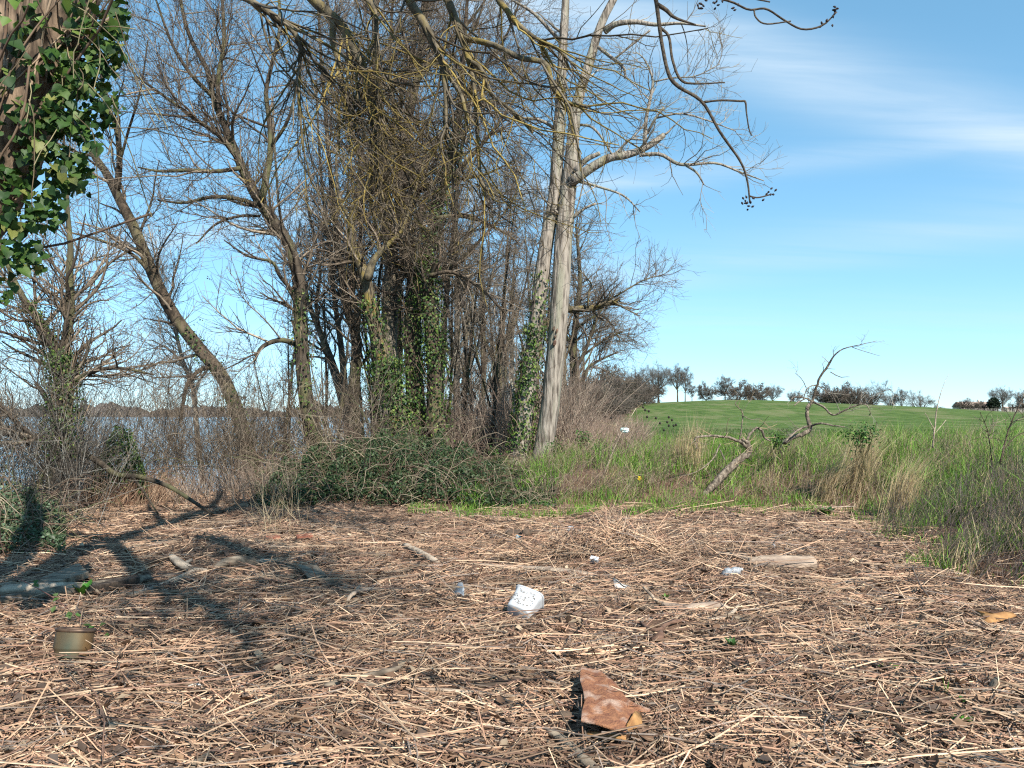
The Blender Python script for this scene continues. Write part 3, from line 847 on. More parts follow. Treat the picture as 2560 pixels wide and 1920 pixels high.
for px, py, w_, h_, m_ in [(1384, 822, 7, 13, 'drift_dark'), (1388, 842, 6, 10, 'drift_dark'), (1386, 858, 9, 16, 'drift_red'), (1392, 828, 5, 14, 'drift_red')]:
    c_ = P(px, py, d2 - 57 / 2 * d2 / F + 0.02)
    zz = np.linspace(-1, 1, 7); rr_ = np.sqrt(np.clip(1 - zz ** 2, 0.02, 1)) * w_ / 2 * d2 / F
    v, q, t = tubes((c_ + np.outer(zz, (0.02, 0, h_ / 2 * d2 / F)))[None], rr_[None], 8, rough=0.12, cap=True)
    Geo().add(v, q, t).build('rot_hole', M[m_], eP, ob)
# mossy stub limb seen behind the pale trunks, part of a second tree deeper in the wood
LQ = [limb(const([(1300, 1120, 40), (1310, 950, 34), (1345, 840, 30), (1400, 778, 26), (1440, 773, 22), (1480, 771, 20), (1520, 759, 16), (1548, 749, 9)], 20.5)),
      limb(const([(1470, 770, 7), (1472, 730, 6), (1478, 710, 5), (1455, 680, 3)], 20.3)),
      limb(const([(1490, 768, 7), (1540, 740, 6), (1600, 705, 4), (1640, 690, 2.5)], 20.2)),
      limb(const([(1530, 752, 6), (1570, 775, 5), (1600, 790, 3)], 20.2))]
make_tree('mossy_low_limb_tree', 'dark mossy limb reaching right from behind the pale trunks', 'tree', G(1302, 1150), LQ, M['bark_lichen'], 50, 160, 600, (0.5, 1.6), (0.3, 0.9), (0.2, 0.6), zmin=3.6, wl=np.array([0.6, 2, 3, 2]), t0=0.5)

# --- left tree on stilt stems
d = 12.0
LL = [limb(const([(150, 1150, 66), (155, 1060, 60), (159, 980, 54), (156, 920, 48), (150, 885, 42)], d)),
      limb([(150, 905, 12, 38), (126, 850, 12, 31), (96, 800, 12, 27), (66, 760, 12, 23), (45, 720, 12, 17), (10, 640, 12, 11), (-20, 520, 12, 7)]),
      limb([(158, 905, 12, 38), (166, 840, 12, 29), (175, 780, 12, 27), (173, 700, 12, 23), (176, 620, 12, 18), (170, 540, 12, 14), (163, 440, 12, 10), (158, 300, 12, 7)]),
      limb([(148, 1120, 12, 32), (112, 1180, 11.9, 23), (84, 1240, 11.8, 19), (58, 1305, 11.7, 17)]),
      limb([(145, 1130, 12, 30), (127, 1200, 11.8, 21), (117, 1270, 11.7, 19), (120, 1320, 11.6, 18)]),
      limb([(162, 1130, 12, 28), (160, 1200, 11.9, 22), (152, 1270, 11.8, 20), (150, 1325, 11.7, 19)]),
      limb([(140, 1150, 12, 18), (141, 1230, 11.9, 14), (147, 1320, 11.8, 13)]),
      limb([(175, 1120, 12, 20), (240, 1150, 11.8, 19), (290, 1186, 11.6, 18), (350, 1192, 11.5, 16), (420, 1215, 11.4, 14), (480, 1252, 11.3, 12), (530, 1285, 11.2, 8)]),
      limb([(180, 958, 12, 17), (230, 930, 11.9, 14), (280, 920, 11.8, 12), (330, 925, 11.7, 9), (385, 937, 11.6, 5)]),
      limb([(140, 1110, 12, 34), (80, 1092, 11.9, 28), (20, 1082, 11.8, 24), (-80, 1075, 11.7, 18)]),
      limb([(138, 1040, 12, 20), (110, 985, 11.9, 16), (88, 958, 11.8, 10)]),
      limb([(90, 800, 12, 10), (40, 800, 11.8, 8), (-10, 770, 11.7, 6)]),
      limb([(330, 1190, 11.5, 8), (360, 1230, 11.4, 7), (395, 1285, 11.3, 5)])]
make_tree('ivied_bank_tree', 'forked ivy-clad tree standing on several stems at the water', 'tree', G(130, 1305), LL, M['bark_dark'], 95, 480, 2300, (0.5, 1.6), (0.3, 1.0), (0.15, 0.5), zmin=0.9, rtw=0.003, t0=0.1)
LY = [limb(const([(508, 1210, 18), (492, 1080, 16), (482, 970, 15), (456, 900, 12), (432, 800, 9), (402, 700, 6), (370, 560, 4)], 23)),
      limb(const([(470, 930, 7), (430, 880, 6), (380, 850, 4)], 23)), limb(const([(440, 830, 6), (400, 750, 5), (350, 700, 3)], 23))]
make_tree('bent_pale_sapling', 'thin pale bent sapling on the bank left of the leaning tree', 'tree', G(506, 1205), LY, M['bark_pale'], 60, 300, 1000, (0.6, 1.7), (0.4, 1.1), (0.3, 0.8), zmin=1.2, palette=TWG, probs=(0.4, 0.3, 0.3), rtw=0.0045, trop=(-0.04, 0, 0.08))

# --- far row of the wood: four shapes shared by many trees
def shape_tree(h, spread, n1, n2, n3, r0, fork, rt, palette, crown0=0.3, lean=0.0, upr=0.06):
    tr = wlimb([(0, 0, -0.3, r0 * 1.4), (lean * 0.1, 0, h * 0.15, r0), (lean * 0.3, 0.05, h * 0.4, r0 * 0.8), (lean * 0.6, 0, h * 0.7, r0 * 0.45), (lean, 0, h, r0 * 0.1)], 24)
    ls = [tr]
    for k in range(fork):
        a = 6.283 * (k + R.uniform(-0.2, 0.2)) / fork
        z0 = h * R.uniform(crown0 * 0.8, crown0 * 1.5)
        s = spread * R.uniform(0.75, 1.1)
        ls.append(wlimb([(0, 0, z0, r0 * 0.5), (math.cos(a) * s * 0.4, math.sin(a) * s * 0.4, z0 + h * 0.14, r0 * 0.38), (math.cos(a) * s * 0.75, math.sin(a) * s * 0.75, z0 + h * 0.34, r0 * 0.22), (math.cos(a) * s, math.sin(a) * s, min(z0 + h * 0.52, h * 0.93), r0 * 0.07)], 16))
    gt = Geo()
    for l in ls:
        v, q, t = tubes(l[0][None], l[1][None], 7, rough=0.04, cap=True); gt.add(v, q, t)
    gc = Geo()
    par = stackl(ls, 24)
    b1 = branchset(par, n1, spread * 0.3, spread * 0.75, 0.5, rt * 1.8, 6, 0.5, 1.1, 0.15, (0, 0, upr), None, 0.3, 1, h * crown0 * 0.8, 0.3, r0 * 0.3)
    b2 = branchset(b1, n2, spread * 0.15, spread * 0.45, 0.6, rt * 1.2, 5, 0.4, 1.0, 0.2, (0, 0, upr), None, 0.1, 1, -9, 0.5, rt * 2.5)
    b3 = branchset(b2, n3, spread * 0.08, spread * 0.25, 0.7, rt, 3, 0.4, 1.0, 0.2, (0, 0, upr), None, 0.1, 1, -9, 0.6, rt * 1.2)
    for b in (b1, b2, b3): add_tubes(gc, b, 3, palette)
    return gt.mesh('trunk'), gc.mesh('crown')
TWF = [(0.15, 0.135, 0.12), (0.21, 0.19, 0.165), (0.10, 0.09, 0.08)]
SH = {'wood_a': shape_tree(11, 2.2, 40, 260, 1500, 0.13, 3, 0.006, TW, 0.3, 0.6),
      'wood_b': shape_tree(9, 1.8, 36, 240, 1400, 0.09, 2, 0.006, TWG, 0.25, -0.5),
      'wood_c': shape_tree(13, 2.6, 44, 300, 1700, 0.16, 4, 0.006, TW, 0.28, 0.2),
      'sapling': shape_tree(8, 1.1, 40, 230, 900, 0.05, 2, 0.005, TW, 0.25, 0.9),
      'round': shape_tree(9.4, 4.0, 130, 900, 4200, 0.26, 8, 0.017, TWF, 0.26),
      'tall': shape_tree(11, 3.3, 120, 800, 3800, 0.24, 7, 0.017, TWF, 0.3),
      'oak': shape_tree(8, 5.0, 90, 560, 2600, 0.32, 8, 0.018, TWF, 0.25, 0, 0.0),
      'bush': shape_tree(4, 2.6, 90, 600, 3000, 0.10, 9, 0.022, [(0.125, 0.098, 0.082), (0.18, 0.145, 0.12), (0.10, 0.09, 0.068)], 0.06)}
BK = {'wood_a': 'bark_brown', 'wood_b': 'bark_pale', 'wood_c': 'bark_grey', 'sapling': 'bark_dark', 'round': 'bark_brown', 'tall': 'bark_brown', 'oak': 'bark_dark', 'bush': 'bark_dark'}
for k_, (a_, b_) in SH.items():
    a_.materials.append(M[BK[k_]]); b_.materials.append(M['twig'])
def place_shape(key, name, label, cat, loc, s=1.0, rz=0.0, group=None, sx=1.0):
    e = empty(name, loc)
    e.rotation_euler = (0, 0, rz)
    e.scale = (s * sx, s * sx, s)
    tag(e, label, cat, group)
    for nm, me in zip(('trunk', 'crown'), SH[key]):
        o = bpy.data.objects.new(nm, me); COL.objects.link(o); o.parent = e
    return e
wood_spots = []
for i in range(34):
    dd = R.uniform(25, 78)
    px = 1090 + 380 * R.random() ** 0.9 * (1 if dd > 35 else 0.75) if i > 7 else 900 + 200 * R.random()
    x = (px - 1280) / F * dd
    wood_spots.append((x, dd))
for i, (x, y) in enumerate(wood_spots):
    key = ('wood_a', 'wood_b', 'wood_c')[i % 3]
    place_shape(key, 'woodland_tree', {'wood_a': 'slim bare brown tree in the wood behind the clump', 'wood_b': 'slim pale-stemmed bare tree in the wood behind the clump', 'wood_c': 'tall grey-stemmed bare tree in the wood behind the clump'}[key], 'tree',
                (x, y, float(hgt(x, y)) - 0.1), R.uniform(0.75, 1.15), R.uniform(0, 6.28), 'bare trees of the wood behind the clump')
for i, (px, dd) in enumerate([(700, 20.5), (722, 22), (835, 19), (918, 22.5), (940, 24), (1010, 22), (1060, 23), (1118, 20.5), (1150, 22), (1190, 24), (1225, 21), (1255, 25), (815, 24), (960, 21)]):
    x = (px - 1280) / F * dd
    place_shape('sapling', 'sapling', ('first', 'second', 'third', 'fourth', 'fifth', 'sixth', 'seventh', 'eighth', 'ninth', 'tenth', 'eleventh', 'twelfth', 'thirteenth', 'fourteenth')[sorted([700, 722, 835, 918, 940, 1010, 1060, 1118, 1150, 1190, 1225, 1255, 815, 960]).index(px)] + ' thin sapling from the left among the clump\'s trunks', 'tree', (x, dd, float(hgt(x, dd)) - 0.1), R.uniform(0.8, 1.2), R.uniform(0, 6.28), 'thin saplings among the trunks')
# spreading tree at the wood's edge
LZ = [limb(const([(1440, 1050, 26), (1432, 900, 22), (1440, 800, 18), (1450, 700, 13), (1440, 560, 8)], 42)),
      limb(const([(1434, 930, 14), (1462, 880, 12), (1480, 830, 10), (1500, 780, 7), (1530, 730, 4)], 41)),
      limb(const([(1432, 960, 13), (1460, 945, 12), (1470, 920, 10), (1500, 900, 8), (1545, 880, 4)], 41)),
      limb(const([(1440, 820, 10), (1490, 790, 8), (1520, 800, 6), (1550, 850, 4)], 41)),
      limb(const([(1436, 880, 10), (1400, 800, 8), (1380, 700, 5)], 42)),
      limb(const([(1462, 885, 8), (1510, 850, 6), (1555, 830, 4)], 41))]
make_tree('spreading_tree', 'dark spreading bare tree at the wood\'s edge above the field', 'tree', G(1440, 1075), LZ, M['bark_dark'], 110, 600, 3000, (1.2, 3.2), (0.7, 1.8), (0.4, 1.2), zmin=2.4, rtw=0.008, trop=(0.02, 0, 0.02))

# ---- trees on the hill
def hillspot(px, dd):
    x = (px - 1280) / F * dd
    return (x, dd, float(hgt(x, dd)) - 0.15)
hill = [('round', 1590, 190, 0.88, 1.0, 'round bare tree at the hedge\'s upper end'), ('round', 1646, 195, 0.98, 1.0, 'widest round bare tree on the hill\'s left shoulder'), ('tall', 1694, 198, 0.82, 0.95, 'tall bare tree, tallest of those on the hill'),
        ('tall', 1713, 205, 0.75, 0.8, 'narrow bare tree close beside the tallest hill tree'), ('tall', 1730, 215, 0.45, 1.1, 'low thin tree just past the tallest hill tree'), ('bush', 1765, 190, 1.15, 0.75, 'lone dark rounded bush on the hill crest'),
        ('tall', 1813, 205, 0.62, 1.1, 'bare tree with a leaning top above the crest bushes'), ('bush', 1850, 205, 1.45, 1.2, 'broad brown bush touching the leaning-top tree'), ('bush', 1895, 205, 1.3, 0.9, 'dark bush between the broad bush and the fan tree'),
        ('round', 1932, 210, 0.55, 1.0, 'small fan-shaped bare tree on the crest'), ('round', 1985, 215, 0.48, 1.0, 'small bare tree behind the bleached dead branch'), ('bush', 2075, 205, 1.7, 1.0, 'left bush of the big grey thicket on the crest'),
        ('bush', 2110, 202, 1.75, 1.0, 'middle bush of the big grey thicket on the crest'), ('bush', 2145, 205, 1.55, 1.0, 'right bush of the big grey thicket on the crest'), ('oak', 2178, 205, 0.95, 0.75, 'wide low oak at the right end of the thicket'),
        ('round', 2226, 215, 0.62, 0.8, 'thin pale tree between the oak and the lone tree'), ('tall', 2252, 205, 0.62, 0.85, 'upright lone tree right of the oak'), ('oak', 2300, 205, 0.75, 0.8, 'lone tree with one long side bough right of centre crest'),
        ('bush', 2335, 215, 0.8, 1.0, 'small pale bush where the vineyard begins'), ('round', 2505, 320, 1.0, 1.0, 'large bare tree behind the dark evergreen'), ('round', 2556, 320, 0.9, 0.9, 'bare tree at the picture\'s right edge above the vineyard'),
        ('bush', 2420, 320, 1.3, 1.3, 'reddish brown bush before the low house'), ('bush', 2460, 325, 1.05, 1.1, 'grey bush at the low house\'s right end'), ('bush', 2545, 320, 1.2, 1.0, 'dark bush by the low shed')]
for key, px, dd, s, sx, lab in hill:
    place_shape(key, 'hill_tree' if key != 'bush' else 'hill_bush', lab, 'tree' if key != 'bush' else 'bush', hillspot(px, dd), s, R.uniform(0, 6.28), 'trees and bushes along the hill crest', sx)
# hedge line falling from the crest to the wood
for i in range(13):
    f = i / 12
    px = 1490 + 120 * f; dd = 82 + 112 * f
    ords = ('first', 'second', 'third', 'fourth', 'fifth', 'sixth', 'seventh', 'eighth', 'ninth', 'tenth', 'eleventh', 'twelfth', 'last')
    place_shape('bush', 'hedge_bush', ords[i] + ' dark hedge bush up the field edge, counted from the wood', 'bush', hillspot(px - 6, dd), R.uniform(0.8, 1.15) * (0.85 + 0.5 * f), R.uniform(0, 6.28), 'bushes of the hedge at the field edge', 1.2)
for i, (px, dd, s) in enumerate([(1440, 60, 1.0), (1470, 66, 1.1), (1492, 95, 1.5), (1515, 110, 1.7), (1538, 130, 1.9)]):
    place_shape('bush', 'hedge_bush', ('first', 'second', 'third', 'fourth', 'last')[i] + ' tall brown bush rightward from the wood to the hedge', 'bush', hillspot(px - 8, dd), s, R.uniform(0, 6.28), 'tall bushes between wood and hedge', 0.9)
# evergreen by the vineyard house
g = Geo()
b = hillspot(2484, 318)
p = R.normal(0, 1, (1500, 3)); p = nrm(p) * R.random((1500, 1)) ** 0.4
p = p * np.array((2.3, 2.0, 3.3)) * (1.05 - 0.35 * (p[:, 2:3])) + np.array(b) + (0, 0, 3.4)
leaf_quads(g, p, R.normal(0, 1, p.shape), R.uniform(0.5, 1.0, 1500), [(0.012, 0.022, 0.012), (0.025, 0.04, 0.02)])
e = empty('evergreen_tree', b); tag(e, 'small dark evergreen beside the large bare tree', 'tree')
g.build('crown', M['leaf'], e, b)
g = Geo(); v, q, t = tubes(np.array([[b, np.array(b) + (0, 0, 3)]]), np.array([[0.25, 0.1]]), 6); g.add(v, q, t); g.build('trunk', M['bark_dark'], e, b)

# ---- house, shed, white house, vineyard
def box(g, c, s, rz=0.0, col=None):
    x, y, z = np.array(s) / 2
    v = np.array([(i * x, j * y, k * z) for i in (-1, 1) for j in (-1, 1) for k in (-1, 1)])
    ca, sa = math.cos(rz), math.sin(rz)
    v = np.stack([v[:, 0] * ca - v[:, 1] * sa, v[:, 0] * sa + v[:, 1] * ca, v[:, 2]], 1) + np.array(c)
    g.add(v, [(0, 1, 3, 2), (4, 6, 7, 5), (0, 4, 5, 1), (2, 3, 7, 6), (0, 2, 6, 4), (1, 5, 7, 3)], None, col)
    return g
M['plaster'] = surf('plaster', (0.50, 0.42, 0.36), (0.62, 0.54, 0.47), 0.6, 0.9)
M['roof'] = surf('roof_tile', (0.26, 0.19, 0.15), (0.40, 0.31, 0.25), 1.2, 0.9)
M['dark_paint'] = surf('dark_paint', (0.02, 0.02, 0.022), (0.04, 0.038, 0.036), 2, 0.6)
def house(name, label, loc, w, dp, hw, hr, wins, chim=True):
    e = empty(name, loc); tag(e, label, 'house')
    x, y, z = loc
    g = Geo(); box(g, (x, y, z + hw / 2), (w, dp, hw)); g.build('wall', M['plaster'], e, loc, False)
    g = Geo(); o = 0.4
    a = [(-w/2-o, -dp/2-o, hw), (w/2+o, -dp/2-o, hw), (w/2+o, dp/2+o, hw), (-w/2-o, dp/2+o, hw), (-w/2-o, 0, hw+hr), (w/2+o, 0, hw+hr)]
    g.add(np.array(a) + np.array((x, y, z + 0.02)), [(0, 1, 5, 4), (2, 3, 4, 5), (0, 3, 2, 1)], [(0, 4, 3), (1, 2, 5)]); rf = g.build('roof', M['roof'], e, loc, False)
    if chim:
        g = Geo(); box(g, (x + w * 0.25, y, z + hw + hr + 0.2), (0.6, 0.6, 1.4)); g.build('chimney', M['plaster'], rf, loc, False)
    for wx_, wz, ww, wh in wins:
        g = Geo(); box(g, (x + wx_, y - dp / 2 - 0.02, z + wz), (ww, 0.08, wh)); g.build('window', M['dark_paint'], e, loc, False)
    return e
house('low_house', 'low tile-roofed house half hidden behind bushes above the vineyard', hillspot(2428, 345), 13, 7, 2.0, 2.4, [(-4.2, 1.1, 1.2, 1.3), (-1.2, 1.1, 1.0, 1.2), (3.5, 1.1, 1.2, 1.3)])
house('dark_shed', 'low dark shed at the right above the vineyard', hillspot(2533, 335), 8, 4, 1.6, 0.7, [(-1.5, 0.8, 1.4, 0.9)], False)
hp = hillspot(1497, 170); house('white_house', 'small pale house showing between hedge and wood', (hp[0], hp[1], hp[2]), 3.4, 5, 4.2, 1.0, [(0.3, 2.6, 0.7, 0.9)])
g = Geo()
vp, vr = [], []
for r_ in range(26):
    for c_ in range(34):
        x = 108 + c_ * 2.6 + r_ * 0.35 + R.normal(0, 0.1); y = 235 + r_ * 3.0
        z = float(hgt(x, y))
        vp.append([(x, y, z - 0.1), (x + R.normal(0, 0.05), y, z + 0.7), (x + R.normal(0, 0.08), y, z + 1.3)]); vr.append([0.07, 0.06, 0.05])
v, q, t = tubes(np.array(vp), np.array(vr), 4); g.add(v, q, t, vcol(len(vp), 12, [(0.35, 0.29, 0.24), (0.25, 0.2, 0.17), (0.45, 0.4, 0.34)]))
kind(g.build('vineyard', M['twig']), 'stuff', 'bare vineyard rows and posts on the far right slope', 'vineyard')

# ================================================================== IVY, BRAMBLE, SCRUB
def ivy_thing(label, base, sets, stems=None):
    e = empty('climbing_ivy', base); tag(e, label, 'ivy', 'ivy climbing the trees')
    g = Geo()
    for par, n, kw in sets:
        ivy_on(g, par, n, **kw)
    o = g.build('leaves', M['leaf'], e, base); o['kind'] = 'stuff'
    if stems is not None:
        g = Geo()
        b_, t_, r_, _ = spawn(stems, 40, 0.0, 0.7)
        dd_ = nrm(np.cross(t_, R.normal(0, 1, b_.shape)) + np.array((0.2, -0.6, 0)))
        pts = grow(b_ + dd_ * r_[:, None] * 1.02, t_, R.uniform(0.5, 1.6, len(b_)), 6, 0.12)
        add_tubes(g, (pts, np.full(pts.shape[:2], 0.008)), 4, [(0.12, 0.09, 0.06), (0.2, 0.15, 0.1)])
        g.build('stem', M['twig'], e, base)
    return e
def part_of(l, a, b):
    pts, rad = l
    n = len(pts); i0, i1 = int(a * (n - 1)), max(int(b * (n - 1)), int(a * (n - 1)) + 2)
    return resample((pts[i0:i1 + 1], rad[i0:i1 + 1]), 20)
def pset(*ls): return stackl(ls, 20)
ivy_thing('ivy climbing the foot of the dark curving ash', G(795, 1160), [(pset(part_of(LB[0], 0.03, 0.33)), 420, dict(off=(0, 0.10)))], pset(part_of(LB[0], 0, 0.4)))
ivy_thing('dense ivy hiding the front foot of the crooked tree', G(985, 1150), [(pset(part_of(LE[0], 0.0, 0.18)), 1900, dict(off=(0.0, 0.45), front=0.9)), (pset(part_of(LE[0], 0.1, 0.36)), 520, dict(off=(0, 0.14)))], pset(part_of(LE[0], 0, 0.4)))
ivy_thing('ivy rising high up the slim column at the clump\'s edge', G(1085, 1150), [(pset(part_of(LH[0], 0.0, 0.42)), 1700, dict(off=(0, 0.22))), (pset(part_of(LH[0], 0.38, 0.78)), 1000, dict(off=(0, 0.18)))], pset(part_of(LH[0], 0, 0.6)))
ivy_thing('ivy round the brown trunk in the clump', G(1045, 1150), [(pset(part_of(LG[0], 0.0, 0.3)), 700, dict(off=(0, 0.15)))], pset(part_of(LG[0], 0, 0.4)))
ivy_thing('bright ivy patch up the left pale trunk', G(1300, 1200), [(pset(part_of(LP[0], 0.06, 0.27)), 1300, dict(off=(0, 0.10), front=0.75, face=(-0.3, -0.75, 0.1))), (pset(part_of(LP[0], 0.25, 0.36)), 200, dict(off=(0, 0.06)))], pset(part_of(LP[0], 0, 0.4)))
ivy_thing('ivy clothing the forked tree by the water', G(130, 1300), [(pset(LL[0]), 1500, dict(off=(0, 0.14), size=(0.03, 0.055))), (pset(part_of(LL[1], 0, 0.5)), 700, dict(off=(0, 0.10), size=(0.03, 0.05)))], pset(LL[0]))
ivy_thing('light ivy on the lower leaning trunk', G(630, 1215), [(pset(part_of(LA[0], 0.02, 0.2)), 500, dict(off=(0, 0.12))), (pset(part_of(LA[0], 0.26, 0.36)), 90, dict(off=(0, 0.08)))], None)

def mound_pts(n, px0, px1, d0, d1, hfun, shell=0.35):
    dd = R.uniform(d0, d1, n)
    px = R.uniform(px0, px1, n)
    x = (px - 1280) / F * dd
    z0 = hgt(x, dd)
    h = hfun(px, dd)
    z = z0 + h * (1 - shell * R.random(n) ** 1.5 * 2.2).clip(0.02, 1)
    return np.stack([x, dd, z], 1)
BR = [(0.022, 0.045, 0.016), (0.04, 0.072, 0.025), (0.065, 0.10, 0.04), (0.12, 0.135, 0.075)]
def bramble(name, label, px0, px1, d0, d1, hfun, nl, ns, size=(0.035, 0.07), palette=BR, probs=(0.35, 0.35, 0.2, 0.1), origin=None):
    og = G((px0 + px1) / 2, 1036 + CAM_H * F / ((d0 + d1) / 2))
    e = empty(name, og); tag(e, label, 'bramble')
    g = Geo()
    p = mound_pts(nl, px0, px1, d0, d1, hfun)
    leaf_quads(g, p, np.array((0.1, -0.35, 0.8)) + R.normal(0, 0.55, p.shape), R.uniform(*size, nl), palette, probs)
    o = g.build('leaves', M['leaf'], e, og); o['kind'] = 'stuff'
    g = Geo()
    p = mound_pts(ns, px0, px1, d0, d1, lambda a, b: 0.3 * hfun(a, b), 0.5)
    d0_ = np.stack([R.normal(0, 0.8, ns), R.normal(-0.2, 0.5, ns), np.full(ns, 1.0)], 1)
    hh = hfun((p[:, 0] / p[:, 1]) * F + 1280, p[:, 1])
    pts = grow(p, d0_, R.uniform(0.8, 1.8, ns) * (0.35 + hh), 7, 0.2, (0, 0, -0.05), (0, 0, -0.45))
    add_tubes(g, (pts, np.linspace(0.006, 0.003, 7)[None] * np.ones((ns, 1))), 3, [(0.20, 0.13, 0.09), (0.13, 0.085, 0.065), (0.34, 0.27, 0.19), (0.12, 0.13, 0.06)])
    o = g.build('canes', M['twig'], e, og); o['kind'] = 'stuff'
    return e
def hmain(px, dd):
    t = np.clip((px - 660) / 640, 0, 1)
    prof = np.interp(px, [640, 700, 780, 880, 960, 1040, 1110, 1180, 1240, 1320, 1390], [0.25, 0.55, 0.85, 1.0, 1.12, 1.05, 1.0, 0.75, 0.45, 0.22, 0.05])
    return prof * np.interp(dd, [12.6, 13.4, 14.5, 16.5], [0.25, 0.62, 0.95, 1.1]) * (0.82 + 0.2 * waves(px / 90, dd, 1.0, 4, 2))
bramble('bramble_thicket', 'wide dark green bramble mound at the foot of the clump', 640, 1390, 12.6, 16.5, hmain, 30000, 1500)
bramble('bramble_patch', 'small leafy bramble at the far left by the grey plank', -160, 170, 8.2, 11.2, lambda px, dd: np.interp(px, [-160, 40, 130, 170], [0.85, 0.62, 0.4, 0.2]) * np.interp(dd, [8.2, 9.2, 11.2], [0.35, 0.8, 0.95]), 6500, 420, (0.03, 0.06), [(0.03, 0.055, 0.02), (0.06, 0.10, 0.045), (0.10, 0.15, 0.085), (0.17, 0.2, 0.13)], (0.3, 0.3, 0.25, 0.15))
bramble('ivy_bush', 'dark ivy bush hanging over the bank right of the forked tree', 235, 375, 13.0, 14.2, lambda px, dd: np.interp(px, [235, 290, 330, 375], [0.5, 1.35, 1.2, 0.35]), 2600, 90, (0.035, 0.065), IVY, (0.45, 0.35, 0.15, 0.05))
# grey-white blossom flecks on the left scrub
def scrub(name, label, n, px0, px1, d0, d1, hmin, hmax, palette, rad=(0.004, 0.008), lean=(0, 0), K=5, wander=0.14, sub=0, up=1.0, trop=(0, 0, 0.0), zoff=0.0):
    dd = R.uniform(d0, d1, n); px = R.uniform(px0, px1, n)
    x = (px - 1280) / F * dd
    b = np.stack([x, dd, hgt(x, dd) - 0.03 + zoff], 1)
    d_ = np.stack([R.normal(lean[0], 0.35, n), R.normal(lean[1], 0.35, n), np.full(n, up)], 1)
    s1 = grow(b, d_, R.uniform(hmin, hmax, n), K, wander, trop)
    r1 = R.uniform(*rad, n)[:, None] * np.linspace(1, 0.4, K)[None]
    g = Geo()
    add_tubes(g, (s1, r1), 3, palette)
    if sub:
        b2 = branchset((s1, r1), sub, hmin * 0.25, hmax * 0.33, 0.7, rad[0] * 0.6, 3, 0.4, 1.0, 0.25, (0, 0, 0.1), None, 0.25, 1, -9, 0.6, rad[0])
        add_tubes(g, b2, 3, palette)
    return kind(g.build(name, M['twig']), 'stuff', label, 'scrub'), (s1, r1)
REDB = [(0.27, 0.19, 0.145), (0.38, 0.29, 0.225), (0.17, 0.12, 0.09), (0.46, 0.37, 0.28)]
scrub('undergrowth', 'reddish brown brushwood filling the wood behind the brambles', 3400, 1060, 1450, 19.5, 34, 1.2, 3.2, REDB, (0.006, 0.012), sub=6500, K=4)
scrub('undergrowth', 'pinkish dry stems at the foot of the spreading tree', 1800, 1400, 1600, 17.5, 30, 0.5, 1.25, [(0.38, 0.27, 0.21), (0.46, 0.35, 0.26), (0.26, 0.17, 0.13)], (0.004, 0.008), sub=1500, lean=(0.25, 0))
scrub('undergrowth', 'bare shrubs between the leaning tree and the dark ash', 420, 560, 960, 16, 23, 0.8, 3.4, TW, (0.005, 0.012), sub=6200)
scrub('undergrowth', 'twiggy bare shrubs along the water behind the bank tree', 330, 150, 640, 15.0, 19.5, 0.9, 3.6, TW, (0.004, 0.010), sub=6500)
_, s_ = scrub('undergrowth', 'tangled grey twigs round the forked tree\'s feet', 200, -160, 260, 10.4, 14.0, 0.9, 3.0, [(0.09, 0.075, 0.06), (0.16, 0.13, 0.10), (0.05, 0.042, 0.035), (0.3, 0.28, 0.24)], (0.004, 0.009), sub=4200)
scrub('dry_reeds', 'pale dry reeds on the bank behind the forked tree', 2600, 30, 420, 12.5, 17.0, 0.3, 0.75, STRAW[:4], (0.003, 0.006), lean=(0.5, 0), K=4)
scrub('undergrowth', 'brown dead stems under the leaning tree', 800, 430, 760, 12.6, 16.5, 0.25, 0.8, REDB, (0.003, 0.006), sub=1500)

# ================================================================== GRASS BANK
def grass_xy(n, ymax=26, ymin=5.5, gmin=0.0, xmax=None):
    out, tot = [], 0
    while tot < n:
        y = ymin + (ymax - ymin) * R.random(n) ** 1.4; x = R.uniform(-0.12, 1, n) * (0.72 * y + 1.2)
        ok = (grassd(x, y) > gmin + R.uniform(-0.25, 0.5, n)) & (x > -0.9 - 0.12 * (y - 12))
        out.append(np.stack([x[ok], y[ok]], 1)); tot += ok.sum()
    return np.concatenate(out)[:n]
GR = [(0.12, 0.26, 0.024), (0.18, 0.34, 0.04), (0.07, 0.17, 0.02), (0.25, 0.36, 0.07), (0.34, 0.32, 0.13)]
DRY = [(0.50, 0.38, 0.22), (0.40, 0.28, 0.17), (0.60, 0.48, 0.30), (0.28, 0.19, 0.13), (0.25, 0.2, 0.17)]
def onground(xy, dz=-0.01):
    return np.stack([xy[:, 0], xy[:, 1], hgt(xy[:, 0], xy[:, 1]) + dz], 1)
g = Geo()
xy = grass_xy(90000)
w = waves(xy[:, 0], xy[:, 1], 1.9, 6, 4) + 0.5 * waves(xy[:, 0], xy[:, 1], 0.7, 5, 13)
rt = xy[:, 0] / xy[:, 1]
keep = w > R.normal(-0.35, 0.45, len(w)) + np.interp(rt, [0.0, 0.1, 0.3, 0.4, 0.6], [0.1, -0.1, -0.6, -0.35, -0.2]); xy = xy[keep]; w = w[keep]
gd = grassd(xy[:, 0], xy[:, 1])
tall = 0.75 + 0.35 * waves(xy[:, 0], xy[:, 1], 1.3, 5, 17)
ht = R.uniform(0.16, 0.60, len(xy)) * np.clip(0.30 + 0.36 * gd, 0.22, 1.15) * np.clip(tall, 0.35, 1.5)
ht *= np.interp(xy[:, 0] / xy[:, 1], [0, 0.38, 0.5], [1, 1, 1.45])
